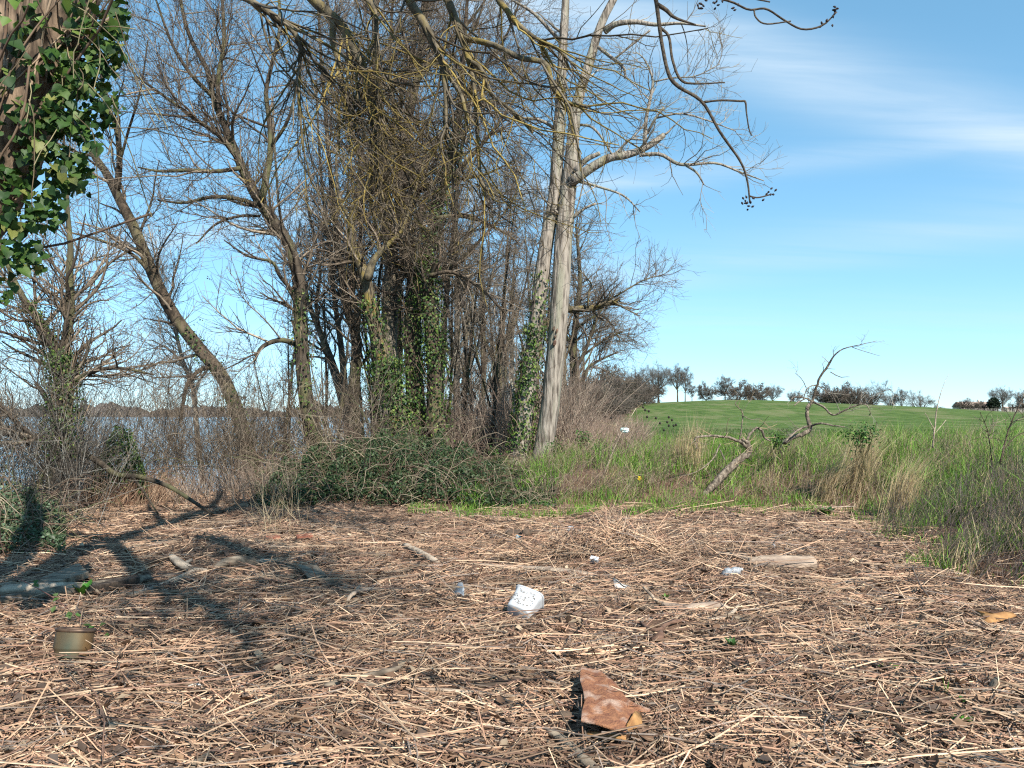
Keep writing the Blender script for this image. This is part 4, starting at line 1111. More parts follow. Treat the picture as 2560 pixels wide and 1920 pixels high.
blades(g, onground(xy), ht, R.uniform(0.006, 0.013, len(xy)), np.stack([R.normal(0.10, 0.5, len(xy)), R.normal(0, 0.5, len(xy))], 1), GR, (0.3, 0.26, 0.22, 0.14, 0.08), curl=0.6)
kind(g.build('green_grass', M['grass']), 'stuff', 'fresh green grass on the bank before the field', 'grass')
g = Geo()
xy = grass_xy(40000, 22)
w = waves(xy[:, 0], xy[:, 1], 2.3, 6, 9) + 0.5 * waves(xy[:, 0], xy[:, 1], 0.8, 5, 1)
rt = xy[:, 0] / xy[:, 1]
keep = w > R.normal(0.75, 0.4, len(w)) - np.interp(rt, [0.0, 0.12, 0.2, 0.3, 0.38, 0.6], [0.5, 0.7, 0.1, -0.3, 0.9, 0.7]); xy = xy[keep]
gd = grassd(xy[:, 0], xy[:, 1])
right = xy[:, 0] / xy[:, 1]
tall = 0.8 + 0.3 * waves(xy[:, 0], xy[:, 1], 1.6, 5, 21)
ht = R.uniform(0.25, 0.85, len(xy)) * np.clip(0.36 + 0.36 * gd, 0.25, 1.1) * np.interp(right, [0, 0.3, 0.45], [0.75, 0.8, 1.1]) * np.clip(tall, 0.4, 1.4)
blades(g, onground(xy), ht, R.uniform(0.004, 0.009, len(xy)), np.stack([R.normal(0.42, 0.4, len(xy)), R.normal(0, 0.4, len(xy))], 1), DRY, (0.28, 0.25, 0.17, 0.18, 0.12), curl=0.25)
kind(g.build('dry_grass', M['grass']), 'stuff', 'tall dry straw-coloured grass leaning right on the bank', 'grass')
# brown dead stems and tussocks in the bank
g = Geo()
n = 4200
y = R.uniform(12.6, 18, n); x = R.uniform(0.02, 0.62, n) * y
w = waves(x, y, 1.4, 6, 11) + R.normal(0, 0.4, n)
ok = (grassd(x, y) > 0.1) & (w > np.interp(x / y, [0.02, 0.15, 0.25, 0.35], [0.0, 0.0, 0.7, 0.2])); x, y = x[ok], y[ok]; n = len(x)
b = np.stack([x, y, hgt(x, y) - 0.01], 1)
s1 = grow(b, np.stack([R.normal(0.35, 0.55, n), R.normal(0, 0.45, n), np.ones(n)], 1), R.uniform(0.25, 0.95, n), 5, 0.16, (0, 0, -0.05))
BS = [(0.22, 0.155, 0.115), (0.34, 0.25, 0.18), (0.13, 0.095, 0.075), (0.45, 0.35, 0.24)]
add_tubes(g, (s1, R.uniform(0.002, 0.0042, n)[:, None] * np.linspace(1, 0.5, 5)[None]), 3, BS)
b2 = branchset((s1, np.full(s1.shape[:2], 0.003)), 4500, 0.08, 0.35, 1, 0.0018, 3, 0.4, 1.0, 0.2, (0.05, 0, 0.05), None, 0.2, 1, -9, 0.6, 0.0024)
add_tubes(g, b2, 3, BS)
kind(g.build('dead_stems', M['twig']), 'stuff', 'brown dead stems standing in the green grass', 'weeds')
# pale upright tussocks
def tussock(label, px, py, h, n, lean):
    c = G(px, py); e_ = tag(empty('grass_tussock', c), label, 'grass')
    g = Geo(); bb = np.stack([R.normal(c[0], 0.10, n), R.normal(c[1], 0.10, n), np.zeros(n)], 1); bb[:, 2] = hgt(bb[:, 0], bb[:, 1])
    blades(g, bb, R.uniform(0.6, 1.05, n) * h, R.uniform(0.004, 0.008, n), np.stack([R.normal(lean, 0.16, n), R.normal(0, 0.12, n)], 1), DRY[:3], curl=0.3)
    o = g.build('blades', M['grass'], e_, c); o['kind'] = 'stuff'
tussock('pale upright tussock left of the crooked dead trunk', 1735, 1180, 1.25, 160, 0.08)
tussock('pale tussock just behind the pale upright one', 1700, 1165, 0.95, 120, 0.15)
tussock('tall straw tussock right of the bleached branch', 2130, 1230, 1.25, 420, 0.45)
tussock('leaning straw tussock at the litter\'s right far corner', 2060, 1255, 0.95, 260, 0.5)
tussock('straw tussock in the middle of the right grass', 2240, 1290, 1.05, 300, 0.4)
# dark fine stems of the right edge
g = Geo()
n = 3000
y = R.uniform(6.4, 11.5, n); x = R.uniform(0.44, 0.80, n) * y + R.normal(0, 0.1, n)
ok = grassd(x, y) > R.uniform(-0.15, 0.35, n); x, y = x[ok], y[ok]; n = len(x)
b = np.stack([x, y, hgt(x, y) - 0.01], 1)
gd = grassd(x, y)
s1 = grow(b, np.stack([R.normal(0.45, 0.35, n), R.normal(0, 0.3, n), np.ones(n)], 1), R.uniform(0.45, 1.05, n) * np.clip(0.45 + 0.4 * gd, 0.4, 1), 5, 0.12)
add_tubes(g, (s1, R.uniform(0.0018, 0.0032, n)[:, None] * np.linspace(1, 0.5, 5)[None]), 3, [(0.12, 0.095, 0.085), (0.19, 0.15, 0.13), (0.08, 0.065, 0.06), (0.3, 0.22, 0.17)])
b2 = branchset((s1, np.full(s1.shape[:2], 0.002)), 3200, 0.08, 0.28, 1, 0.0015, 3, 0.4, 0.9, 0.15, (0.05, 0, 0.1), None, 0.3, 1, -9, 0.6, 0.002)
add_tubes(g, b2, 3, [(0.13, 0.10, 0.09), (0.2, 0.16, 0.14), (0.08, 0.065, 0.06)])
kind(g.build('dead_weed_stems', M['twig']), 'stuff', 'dark dead weed stems tangled at the right edge', 'weeds')
# near grass fringe on the edge and small tufts in the litter
g = Geo()
n = 5000
x = R.uniform(-1.6, 5.2, n); y = np.interp(x, [-1.6, 0, 2.8, 4.2, 5.2], [12.0, 11.8, 12.4, 12.7, 11.5]) + R.normal(0, 0.28, n)
keep = waves(x, y, 0.9, 5, 8) > 0.1; x, y = x[keep], y[keep]
blades(g, onground(np.stack([x, y], 1)), R.uniform(0.05, 0.2, len(x)), R.uniform(0.006, 0.011, len(x)), R.normal(0, 0.5, (len(x), 2)), GR, (0.3, 0.3, 0.2, 0.15, 0.05))
kind(g.build('grass_fringe', M['grass']), 'stuff', 'short grass tufts along the litter\'s far edge', 'grass')
# tufts on the near part of the field
g = Geo()
n = 16000
y = 24 + 30 * R.random(n) ** 1.3; x = R.uniform(0.08, 0.75, n) * y
blades(g, onground(np.stack([x, y], 1)), R.uniform(0.08, 0.2, n), R.uniform(0.012, 0.025, n), R.normal(0, 0.35, (n, 2)), [(0.05, 0.105, 0.02), (0.08, 0.14, 0.035), (0.035, 0.08, 0.016)])
kind(g.build('field_grass', M['grass']), 'stuff', 'short green crop at the near side of the field', 'grass')
# broad leaved green bushes in the grass
def leafy(label, px, py, dd, w, h, n, cat='shrub'):
    c = P(px, py, dd); z0 = float(hgt(c[0], c[1]))
    base = np.array((c[0], c[1], z0))
    e = empty('leafy_shrub', base); tag(e, label, cat)
    g = Geo()
    p = nrm(R.normal(0, 1, (n, 3))) * R.random((n, 1)) ** 0.5 * np.array((w / 2, w / 2, h / 2)) * (1 + 0.3 * R.normal(0, 1, (n, 1))) + c
    leaf_quads(g, p, np.array((0.1, -0.3, 0.8)) + R.normal(0, 0.5, p.shape), R.uniform(0.035, 0.075, n), [(0.04, 0.11, 0.02), (0.075, 0.17, 0.03), (0.13, 0.23, 0.05), (0.025, 0.06, 0.015)], asp=0.6)
    o = g.build('leaves', M['leaf'], e, base); o['kind'] = 'stuff'
    g = Geo()
    m = 14
    b_ = np.repeat(base[None], m, 0) + R.normal(0, 0.16, (m, 3)) * (1, 1, 0)
    tp = p[R.choice(n, m)]
    pts = b_[:, None] + (tp - b_)[:, None] * np.linspace(0, 1, 5)[None, :, None]
    add_tubes(g, (pts, np.full((m, 5), 0.005)), 4, [(0.15, 0.13, 0.06)])
    g.build('stem', M['twig'], e, base)
leafy('bright leafy shrub at the right foot of the pale trunks', 1388, 1145, 17.6, 0.5, 0.85, 420)
leafy('small dark leafy shrub among the pinkish stems', 1458, 1096, 17.2, 0.38, 0.45, 200)
leafy('low leafy shrub in the green grass left of the stump', 1505, 1128, 16.8, 0.55, 0.4, 260)
leafy('leafy shrub under the bleached dead branch in the grass', 2155, 1090, 13.0, 0.55, 0.50, 300)
leafy('small dark leafy plant between the two dead branches', 1945, 1100, 15.0, 0.40, 0.36, 150)
leafy('small green shrub left of the pale trunks above the brambles', 1232, 1132, 17.4, 0.35, 0.3, 130)

# ================================================================== DEAD BRANCHES IN THE GRASS
def dead(name, label, cat, limbs, bark, tw, palette, base=None, lr=(0.15, 0.5)):
    limbs = [(a + R.normal(0, 0.10, a.shape) * b[:, None], b * 0.42) for a, b in limbs]
    base = base if base is not None else limbs[0][0][0]
    e = empty(name, base); tag(e, label, cat)
    g = Geo()
    for l in limbs:
        v, q, t = tubes(l[0][None], l[1][None], 9, rough=0.07, cap=True); g.add(v, q, t)
    g.build('trunk', bark, e, base)
    if tw:
        g = Geo()
        par = stackl(limbs, 30)
        b1 = branchset(par, tw, lr[0], lr[1], 0.5, 0.004, 6, 0.5, 1.2, 0.25, (0, 0, 0.02), None, 0.25, 1, -9, 0.4, 0.008)
        b2 = branchset(b1, tw * 3, lr[0] * 0.5, lr[1] * 0.5, 0.6, 0.0025, 4, 0.4, 1.0, 0.25, (0, 0, 0.02), None, 0.2, 1, -9, 0.6, 0.005)
        add_tubes(g, b1, 4, palette); add_tubes(g, b2, 3, palette)
        g.build('twigs', M['twig'], e, base)['kind'] = 'stuff'
    return e
d = 14.2
gs = G(1755, 1245)
S1 = [limb([(1752, 1245, 13.6, 26), (1800, 1195, 13.8, 46), (1840, 1158, 14.0, 44), (1868, 1135, 14.2, 34), (1872, 1112, 14.2, 26), (1855, 1098, 14.2, 18)], 22),
      limb([(1870, 1120, 14.2, 24), (1852, 1105, 14.1, 18), (1815, 1092, 14.0, 16), (1780, 1090, 13.9, 13), (1742, 1093, 13.8, 12), (1738, 1105, 13.8, 6)], 20),
      limb([(1866, 1112, 14.2, 16), (1872, 1090, 14.2, 15), (1890, 1070, 14.2, 15), (1905, 1078, 14.2, 15), (1912, 1095, 14.2, 12), (1928, 1102, 14.2, 9)], 18),
      limb([(1848, 1105, 14.1, 8), (1855, 1060, 14.1, 7), (1855, 1030, 14.1, 7), (1838, 1010, 14.1, 5), (1845, 1000, 14.1, 4)], 14),
      limb([(1854, 1038, 14.1, 5), (1875, 1048, 14.0, 4), (1900, 1050, 14.0, 2)], 8),
      limb([(1800, 1110, 14.0, 9), (1780, 1150, 13.8, 8), (1740, 1180, 13.7, 5), (1700, 1190, 13.6, 3)], 10),
      limb([(1800, 1125, 13.8, 9), (1812, 1150, 13.6, 8)], 6)]
dead('fallen_tree_trunk', 'thick crooked dead trunk rising from the green grass', 'dead tree', S1, M['snag'], 40, DRY, gs, (0.2, 0.6))
S2 = [limb([(1958, 1108, 14.6, 22), (1985, 1092, 14.6, 24), (2012, 1082, 14.6, 26), (2024, 1068, 14.6, 25), (2018, 1040, 14.6, 22), (2018, 1020, 14.6, 20), (2030, 1005, 14.6, 18), (2040, 970, 14.5, 15), (2052, 940, 14.4, 13), (2072, 912, 14.3, 12), (2085, 890, 14.2, 9), (2108, 872, 14.1, 7), (2150, 862, 14.0, 5), (2192, 852, 14.0, 2.5)], 40),
      limb([(2020, 1065, 14.6, 14), (2000, 1072, 14.4, 12), (1978, 1090, 14.3, 11), (1962, 1105, 14.2, 8)], 10),
      limb([(2026, 1066, 14.6, 12), (2050, 1058, 14.4, 12), (2085, 1064, 14.3, 10), (2112, 1068, 14.2, 7)], 12),
      limb([(2032, 1004, 14.6, 13), (2060, 1018, 14.4, 12), (2083, 1038, 14.3, 11), (2110, 1026, 14.2, 10), (2140, 1014, 14.1, 9), (2165, 1012, 14.0, 6), (2178, 1036, 14.0, 3)], 20),
      limb([(2030, 1003, 14.6, 12), (2008, 994, 14.4, 11), (1985, 993, 14.3, 10), (1976, 1004, 14.2, 7)], 12),
      limb([(2012, 997, 14.4, 8), (1996, 1005, 14.3, 8), (1986, 1014, 14.2, 6)], 8),
      limb([(2043, 962, 14.5, 8), (2028, 965, 14.4, 7), (2016, 975, 14.3, 6), (2008, 1000, 14.3, 4)], 12),
      limb([(2016, 970, 14.4, 5), (2006, 950, 14.3, 4), (1988, 932, 14.2, 3)], 8),
      limb([(2046, 965, 14.5, 6), (2066, 980, 14.4, 5), (2080, 992, 14.3, 3)], 8),
      limb([(2076, 930, 14.4, 6), (2100, 942, 14.3, 5), (2124, 942, 14.2, 3)], 8),
      limb([(2130, 868, 14.0, 4), (2160, 878, 14.0, 3.5), (2200, 890, 14.0, 2)], 8),
      limb([(2165, 1012, 14.0, 4), (2190, 985, 14.0, 3), (2225, 975, 13.9, 2.5), (2238, 990, 13.9, 2)], 10)]
dead('bleached_branch', 'bleached S-shaped dead branch standing up against the sky', 'dead branch', S2, M['snag'], 44, TWG, G(1965, 1160), (0.15, 0.5))
S3 = [limb([(2332, 1120, 10.5, 9), (2338, 1060, 10.5, 8), (2345, 1010, 10.5, 5), (2360, 960, 10.5, 3), (2372, 935, 10.5, 2)], 14),
      limb([(2336, 1075, 10.5, 5), (2320, 1045, 10.5, 4), (2312, 1032, 10.5, 3)], 6), limb([(2336, 1085, 10.5, 5), (2365, 1050, 10.5, 3)], 6)]
dead('dry_stalk', 'tall pale dry stalk standing against the sky at the right', 'stalk', S3, M['driftwood'], 0, DRY, G(2330, 1190))
S4 = [limb([(2500, 1160, 8.5, 9), (2520, 1080, 8.5, 8), (2545, 1020, 8.5, 6), (2562, 990, 8.5, 4)], 12), limb([(2505, 1130, 8.5, 6), (2540, 1090, 8.5, 5), (2580, 1075, 8.5, 3)], 8), limb([(2480, 1150, 8.5, 6), (2470, 1080, 8.5, 5), (2450, 1030, 8.5, 3)], 8)]
dead('dry_weed', 'bare branching weed standing at the right picture edge', 'weed', S4, M['drift_dark'], 24, TW, G(2495, 1300), (0.1, 0.4))
S5 = [limb([(1500, 1210, 14.5, 5), (1545, 1100, 14.5, 4), (1590, 1020, 14.5, 3)], 8), limb([(1548, 1095, 14.5, 3), (1540, 1060, 14.5, 2)], 5)]
dead('dry_stalk', 'thin pale stalk slanting right before the field hedge', 'stalk', S5, M['driftwood'], 6, DRY, G(1500, 1225))
# weed with round dark seed heads
e = empty('seed_head_weed', G(1650, 1170)); tag(e, 'dry weed with small round dark seed heads before the field', 'weed')
g = Geo(); gh = Geo(); ob = np.array(e.location)
for hx_, hy_ in [(1640, 1045), (1672, 1043), (1668, 1055), (1680, 1050), (1684, 1064), (1672, 1064), (1650, 1058), (1660, 1075), (1690, 1062), (1608, 1018), (1613, 1025), (1622, 1028), (1528, 1045), (1618, 1042)]:
    p_ = P(hx_, hy_, 14.8)
    b_ = P(1655 + (hx_ - 1655) * 0.35, 1165, 14.8)
    v, q, t = tubes(np.array([[b_, b_ * 0.5 + p_ * 0.5 + R.normal(0, 0.02, 3), p_]]), np.array([[0.004, 0.003, 0.002]]), 3); g.add(v, q, t, (0.3, 0.24, 0.16))
    zz = np.linspace(-1, 1, 5); rr_ = np.sqrt(np.clip(1 - zz ** 2, 0.05, 1)) * 0.024
    v, q, t = tubes((p_ + np.outer(zz, (0, 0, 0.026)))[None], rr_[None], 6, cap=True); gh.add(v, q, t, (0.035, 0.03, 0.025))
    hd = gh.build('seed_head', M['twig'], e, ob); gh = Geo()
g.build('stem', M['twig'], e, ob)

# ================================================================== NEAR TREE WITH IVY AND OVERHANGING LIMBS
def OB(x, y, z, r): return (x, y, z, r)
pA = P(165, -20, 4.0); pB = P(120, 130, 4.0); pC = P(70, 260, 4.0); pD = P(15, 390, 4.0); pE = P(-80, 540, 4.0)
LO = [wlimb([(-4.5, 4.15, -0.1, 0.26), (-4.0, 4.1, 1.0, 0.2), (-3.45, 4.0, 1.9, 0.18), (*pE, 0.17), (*pD, 0.165), (*pC, 0.16), (*pB, 0.155), (*pA, 0.15), (-2.05, 4.1, 4.7, 0.14), (-1.55, 4.4, 5.6, 0.13), (-0.8, 5.0, 6.5, 0.11), (0.1, 5.5, 7.1, 0.085), (1.2, 5.6, 7.4, 0.05)], 48),
      wlimb([(-4.5, 4.8, -0.1, 0.24), (-3.9, 4.6, 1.2, 0.18), (*P(-90, 480, 4.5), 0.155), (*P(-10, 230, 4.5), 0.15), (*P(18, 60, 4.5), 0.145), (*P(40, -120, 4.5), 0.13), (-2.8, 4.2, 5.4, 0.11), (-2.6, 3.6, 7.0, 0.07), (-2.2, 3.0, 8.4, 0.03)], 40),
      # limb that swings back over the camera and shades the left foreground
      wlimb([(-1.9, 4.2, 5.0, 0.12), (-1.1, 2.9, 5.7, 0.11), (-0.3, 1.7, 6.1, 0.10), (0.6, 0.4, 6.4, 0.085), (1.7, -0.9, 6.8, 0.06), (2.5, -2.2, 7.1, 0.02)], 26),
      wlimb([(-2.5, 4.1, 5.6, 0.12), (-1.2, 2.9, 6.6, 0.11), (0.3, 1.9, 7.0, 0.10), (1.5, 0.8, 7.3, 0.08), (2.5, -0.3, 7.6, 0.05), (3.3, -1.4, 7.8, 0.02)], 24),
      wlimb([(-1.2, 4.7, 6.0, 0.09), (-1.0, 6.0, 6.8, 0.08), (-1.4, 7.4, 7.0, 0.07), (*P(700, -110, 8.0), 0.06), (*P(786, 0, 8.0), 0.055), (*P(853, 60, 8.0), 0.052), (*P(872, 97, 8.0), 0.05), (*P(895, 139, 7.9), 0.042), (*P(912, 181, 7.9), 0.036), (*P(922, 236, 7.8), 0.033), (*P(933, 295, 7.8), 0.03), (*P(938, 358, 7.7), 0.026), (*P(945, 430, 7.7), 0.02), (*P(960, 510, 7.6), 0.012)], 48),
      wlimb([(*P(835, 40, 8.0), 0.036), (*P(832, 100, 8.0), 0.033), (*P(845, 150, 8.0), 0.03), (*P(850, 200, 7.9), 0.026), (*P(866, 268, 7.9), 0.022), (*P(900, 292, 7.9), 0.014)], 20),
      wlimb([(-0.3, 5.3, 6.9, 0.075), (-0.7, 6.2, 6.3, 0.06), (*P(985, -90, 7.2), 0.045), (*P(1022, 0, 7.2), 0.042), (*P(1060, 60, 7.2), 0.04), (*P(1094, 130, 7.2), 0.036), (*P(1110, 177, 7.2), 0.032), (*P(1115, 253, 7.1), 0.022), (*P(1119, 337, 7.1), 0.018), (*P(1146, 385, 7.0), 0.010)], 34),
      wlimb([(*P(1108, 175, 7.2), 0.022), (*P(1150, 230, 7.1), 0.019), (*P(1165, 280, 7.0), 0.016), (*P(1187, 312, 7.0), 0.012)], 12),
      wlimb([(0.0, 5.5, 7.1, 0.07), (-0.3, 6.6, 6.4, 0.055), (*P(1090, -80, 7.4), 0.042), (*P(1119, 0, 7.4), 0.04), (*P(1153, 93, 7.4), 0.036), (*P(1178, 169, 7.3), 0.028), (*P(1190, 274, 7.2), 0.022), (*P(1199, 422, 7.1), 0.017), (*P(1210, 466, 7.0), 0.015), (*P(1256, 496, 7.0), 0.008)], 34),
      wlimb([(*P(1158, 95, 7.4), 0.03), (*P(1233, 112, 7.2), 0.027), (*P(1300, 145, 7.0), 0.025), (*P(1365, 160, 6.9), 0.023), (*P(1382, 219, 6.8), 0.021), (*P(1419, 257, 6.8), 0.019), (*P(1470, 267, 6.8), 0.016)], 24),
      wlimb([(*P(1170, 150, 7.3), 0.024), (*P(1202, 172, 7.2), 0.022), (*P(1230, 236, 7.1), 0.019), (*P(1284, 280, 7.0), 0.016), (*P(1332, 332, 6.9), 0.012)], 18),
      wlimb([(-1.3, 4.6, 5.9, 0.07), (-2.0, 5.8, 6.2, 0.05), (*P(560, -60, 7.0), 0.035), (*P(625, 0, 7.0), 0.032), (*P(676, 34, 7.0), 0.03), (*P(727, 72, 7.0), 0.026), (*P(750, 112, 7.0), 0.02), (*P(748, 180, 7.0), 0.016), (*P(750, 280, 7.0), 0.012), (*P(758, 380, 7.0), 0.008)], 30),
      wlimb([(0.7, 5.6, 7.3, 0.06), (1.1, 5.3, 6.0, 0.04), (*P(1625, -90, 5.0), 0.026), (*P(1640, 0, 5.0), 0.02), (*P(1648, 60, 5.0), 0.019), (*P(1655, 110, 5.0), 0.0175), (*P(1670, 180, 5.0), 0.0165), (*P(1692, 214, 5.0), 0.016), (*P(1755, 255, 5.0), 0.0145), (*P(1800, 330, 5.0), 0.012), (*P(1850, 402, 5.0), 0.0105), (*P(1868, 450, 5.0), 0.009), (*P(1875, 508, 5.0), 0.0075)], 60),
      wlimb([(*P(1757, 256, 5.0), 0.010), (*P(1800, 251, 5.0), 0.0095), (*P(1850, 253, 5.0), 0.0095), (*P(1863, 255, 5.0), 0.009), (*P(1866, 280, 5.0), 0.007), (*P(1872, 320, 5.0), 0.006), (*P(1879, 339, 5.0), 0.006)], 24),
      wlimb([(*P(1652, 70, 5.0), 0.014), (*P(1672, 92, 5.0), 0.013), (*P(1681, 150, 5.0), 0.012), (*P(1702, 200, 5.0), 0.012), (*P(1740, 209, 5.0), 0.009), (*P(1812, 206, 5.0), 0.006)], 22),
      wlimb([(*P(1642, 10, 5.0), 0.020), (*P(1665, 25, 5.0), 0.02), (*P(1688, 45, 5.0), 0.013), (*P(1740, 62, 5.0), 0.006)], 12),
      wlimb([(0.9, 5.6, 7.35, 0.05), (1.5, 5.2, 5.6, 0.03), (*P(1700, -60, 5.0), 0.014), (*P(1765, -15, 5.0), 0.011), (*P(1830, 5, 5.0), 0.010), (*P(1872, 24, 5.0), 0.010), (*P(1915, 22, 5.0), 0.0095), (*P(1960, 50, 5.0), 0.009), (*P(2005, 73, 5.0), 0.0085), (*P(2055, 64, 5.0), 0.008), (*P(2092, 30, 5.0), 0.006)], 40),
      wlimb([(*P(1885, 24, 5.0), 0.008), (*P(1890, 44, 5.0), 0.0075), (*P(1915, 60, 5.0), 0.007), (*P(1977, 53, 5.0), 0.006)], 14),
      wlimb([(*P(1765, -10, 5.0), 0.009), (*P(1820, -30, 5.0), 0.008), (*P(1880, -5, 5.0), 0.007), (*P(1925, 5, 5.0), 0.006)], 14),
      wlimb([(0.2, 5.5, 7.1, 0.06), (0.3, 6.8, 6.6, 0.045), (*P(1240, -60, 7.6), 0.035), (*P(1270, 30, 7.5), 0.03), (*P(1330, 90, 7.4), 0.024), (*P(1390, 120, 7.3), 0.016), (*P(1440, 170, 7.2), 0.009)], 24),
      wlimb([(-0.6, 5.1, 6.6, 0.06), (-1.2, 6.4, 6.4, 0.05), (*P(880, -60, 7.6), 0.035), (*P(935, 20, 7.6), 0.022), (*P(940, 120, 7.6), 0.018), (*P(945, 240, 7.6), 0.015), (*P(950, 400, 7.6), 0.010)], 28)]
baseO = np.array((-4.5, 4.15, float(hgt(-4.5, 4.15))))
eO = empty('overhanging_tree', baseO)
tag(eO, 'nearest ivy-clad tree at the left whose limbs hang over the scene', 'tree')
for idxs, mat, nm in (((0, 1, 2, 3), 'bark_near', 'trunk'), ((4, 5, 6, 7, 8, 9, 10, 11, 19, 20), 'bark_lichen', 'limbs'), ((12, 13, 14, 15, 16, 17, 18), 'bark_near_twig', 'hanging_branches')):
    g = Geo()
    for k in idxs:
        l = LO[k] if k < 12 or k > 18 else (LO[k][0], LO[k][1] * 0.72)
        v, q, t = tubes(l[0][None], l[1][None], 16 if k < 4 else 9, rough=0.05 if k < 4 else 0.09, cap=True); g.add(v, q, t)
    g.build(nm, M[mat], eO, baseO)
LICH = [(0.19, 0.145, 0.045), (0.27, 0.20, 0.06), (0.11, 0.085, 0.05), (0.07, 0.055, 0.038), (0.15, 0.125, 0.09)]
g = Geo()
par = stackl([LO[k] for k in (4, 5, 6, 7, 8, 9, 10, 11, 19, 20)], 40)
b1 = branchset(par, 200, 0.6, 2.3, 0.55, 0.0045, 9, 0.3, 0.95, 0.17, (0.03, -0.02, -0.10), (0.05, 0, 0.06), 0.3, 1, -9, 0.4, 0.012, bias=(0.15, 0, -0.35))
b2 = branchset(b1, 800, 0.25, 0.8, 0.6, 0.0028, 6, 0.4, 1.0, 0.2, (0.02, 0, -0.05), (0, 0, 0.10), 0.1, 1, -9, 0.5, 0.006)
b3 = branchset(b2, 1700, 0.10, 0.35, 0.7, 0.0020, 4, 0.4, 1.0, 0.2, (0, 0, 0.05), None, 0.1, 1, -9, 0.6, 0.003)
add_tubes(g, b1, 5, LICH); add_tubes(g, b2, 4, LICH); add_tubes(g, b3, 3, LICH)
par = stackl([LO[k] for k in (2, 3)] , 40)
c1 = branchset(par, 130, 0.7, 1.9, 0.5, 0.006, 7, 0.5, 1.2, 0.18, (0, 0, 0.0), None, 0.45, 1, -9, 0.4, 0.02)
c2 = branchset(c1, 600, 0.3, 0.9, 0.6, 0.003, 5, 0.4, 1.1, 0.2, (0, 0, 0.02), None, 0.1, 1, -9, 0.5, 0.007)
add_tubes(g, c1, 4, TW); add_tubes(g, c2, 3, TW)
g.build('twigs', M['twig'], eO, baseO)
# buds on the hanging branch ends
g = Geo()
for hx_, hy_, n in [(1875, 508, 8), (1925, 487, 8), (1862, 500, 4), (2062, 58, 6), (2090, 30, 8), (1750, 10, 9), (1790, 5, 6), (1845, 20, 4)]:
    c = P(hx_, hy_, 5.0)
    for _ in range(n):
        p_ = c + R.normal(0, 0.02, 3); dv = nrm(R.normal(0, 1, 3)) * 0.022
        v, q, t = tubes((p_ + np.outer([-0.5, 0, 0.5], dv))[None], np.array([[0.003, 0.008, 0.002]]), 5, cap=True); g.add(v, q, t, (0.055, 0.04, 0.04))
l = wlimb([(*P(1873, 490, 5.0), 0.006), (*P(1895, 494, 5.0), 0.005), (*P(1927, 486, 5.0), 0.005)], 8)
v, q, t = tubes(l[0][None], l[1][None], 6, cap=True); g.add(v, q, t, (0.08, 0.062, 0.045))
g.build('buds', M['twig'], eO, baseO)['kind'] = 'stuff'
# shade ivy in the crown above the camera
g = Geo()
ivy_on(g, stackl([part_of(LO[2], 0.52, 1.0), part_of(LO[3], 0.42, 1.0)], 30), 1500, off=(0.0, 1.7), size=(0.07, 0.12), front=0.0)
o = g.build('crown_ivy', M['leaf'], eO, baseO); o['kind'] = 'stuff'

# --- big ivy: lobed leaves, each one an object
def ivy_leaf_mesh(name, lob, col):
    ol = [(0, 0), (0.24, -0.14), (0.47, 0.03), (0.50 - lob * 0.10, 0.27), (0.40 + lob * 0.03, 0.48), (0.20 - lob * 0.02, 0.72), (0, 1.0)]
    pts = [(x, y) for x, y in ol]
    left = [(-x, y) for x, y in ol[1:-1]][::-1]
    outl = pts + left
    v = [(x, y, 0.16 * abs(x) - 0.22 * (y - 0.3) ** 2 + 0.02 * math.sin(9 * x + 5 * y)) for x, y in outl] + [(0, 0.35, -0.015)]
    c = len(outl)
    t = [(i, (i + 1) % c, c) for i in range(c)]
    g = Geo().add(np.array(v), None, t, col)
    me = g.mesh(name, smooth_=True)
    return me
leaf_cols = [(0.04, 0.09, 0.016), (0.075, 0.135, 0.024), (0.022, 0.055, 0.012), (0.13, 0.18, 0.04), (0.045, 0.095, 0.02), (0.2, 0.21, 0.055)]
leaf_me = []
for i, c in enumerate(leaf_cols):
    me = ivy_leaf_mesh('leaf', (0, 1, 0.5, 1, 0.2, 0.7)[i], c); me.materials.append(M['leaf']); leaf_me.append(me)
eI = empty('climbing_ivy', baseO); tag(eI, 'large-leaved ivy draping the nearest trunk at the upper left', 'ivy')
# stems on the near trunk
g = Geo()
vis = part_of(LO[0], 0.12, 0.62)
vis2 = part_of(LO[1], 0.25, 0.7)
b_, t_, r_, _ = spawn(stackl([vis], 30), 60, 0, 0.8)
dd_ = nrm(np.cross(t_, R.normal(0, 1, b_.shape)) + np.array((0.3, -0.8, 0)))
pts = grow(b_ + dd_ * r_[:, None] * 1.03, t_ + R.normal(0, 0.25, t_.shape), R.uniform(0.4, 1.2, len(b_)), 8, 0.12)
add_tubes(g, (pts, R.uniform(0.003, 0.008, len(b_))[:, None] * np.ones((1, 8))), 5, [(0.22, 0.15, 0.10), (0.15, 0.10, 0.07), (0.3, 0.22, 0.15)])
# free hanging shoots
hb = np.stack([P(R.uniform(60, 290), R.uniform(-60, 330), R.uniform(3.6, 4.0)) for _ in range(26)])
hp = grow(hb, np.stack([R.normal(0.25, 0.4, 26), R.normal(-0.1, 0.3, 26), R.uniform(-1, 0.1, 26)], 1), R.uniform(0.3, 0.8, 26), 8, 0.15, (0, 0, -0.12))
add_tubes(g, (hp, np.full((26, 8), 0.0028)), 4, [(0.2, 0.15, 0.09), (0.28, 0.24, 0.13)])
g.build('stem', M['twig'], eI, baseO)
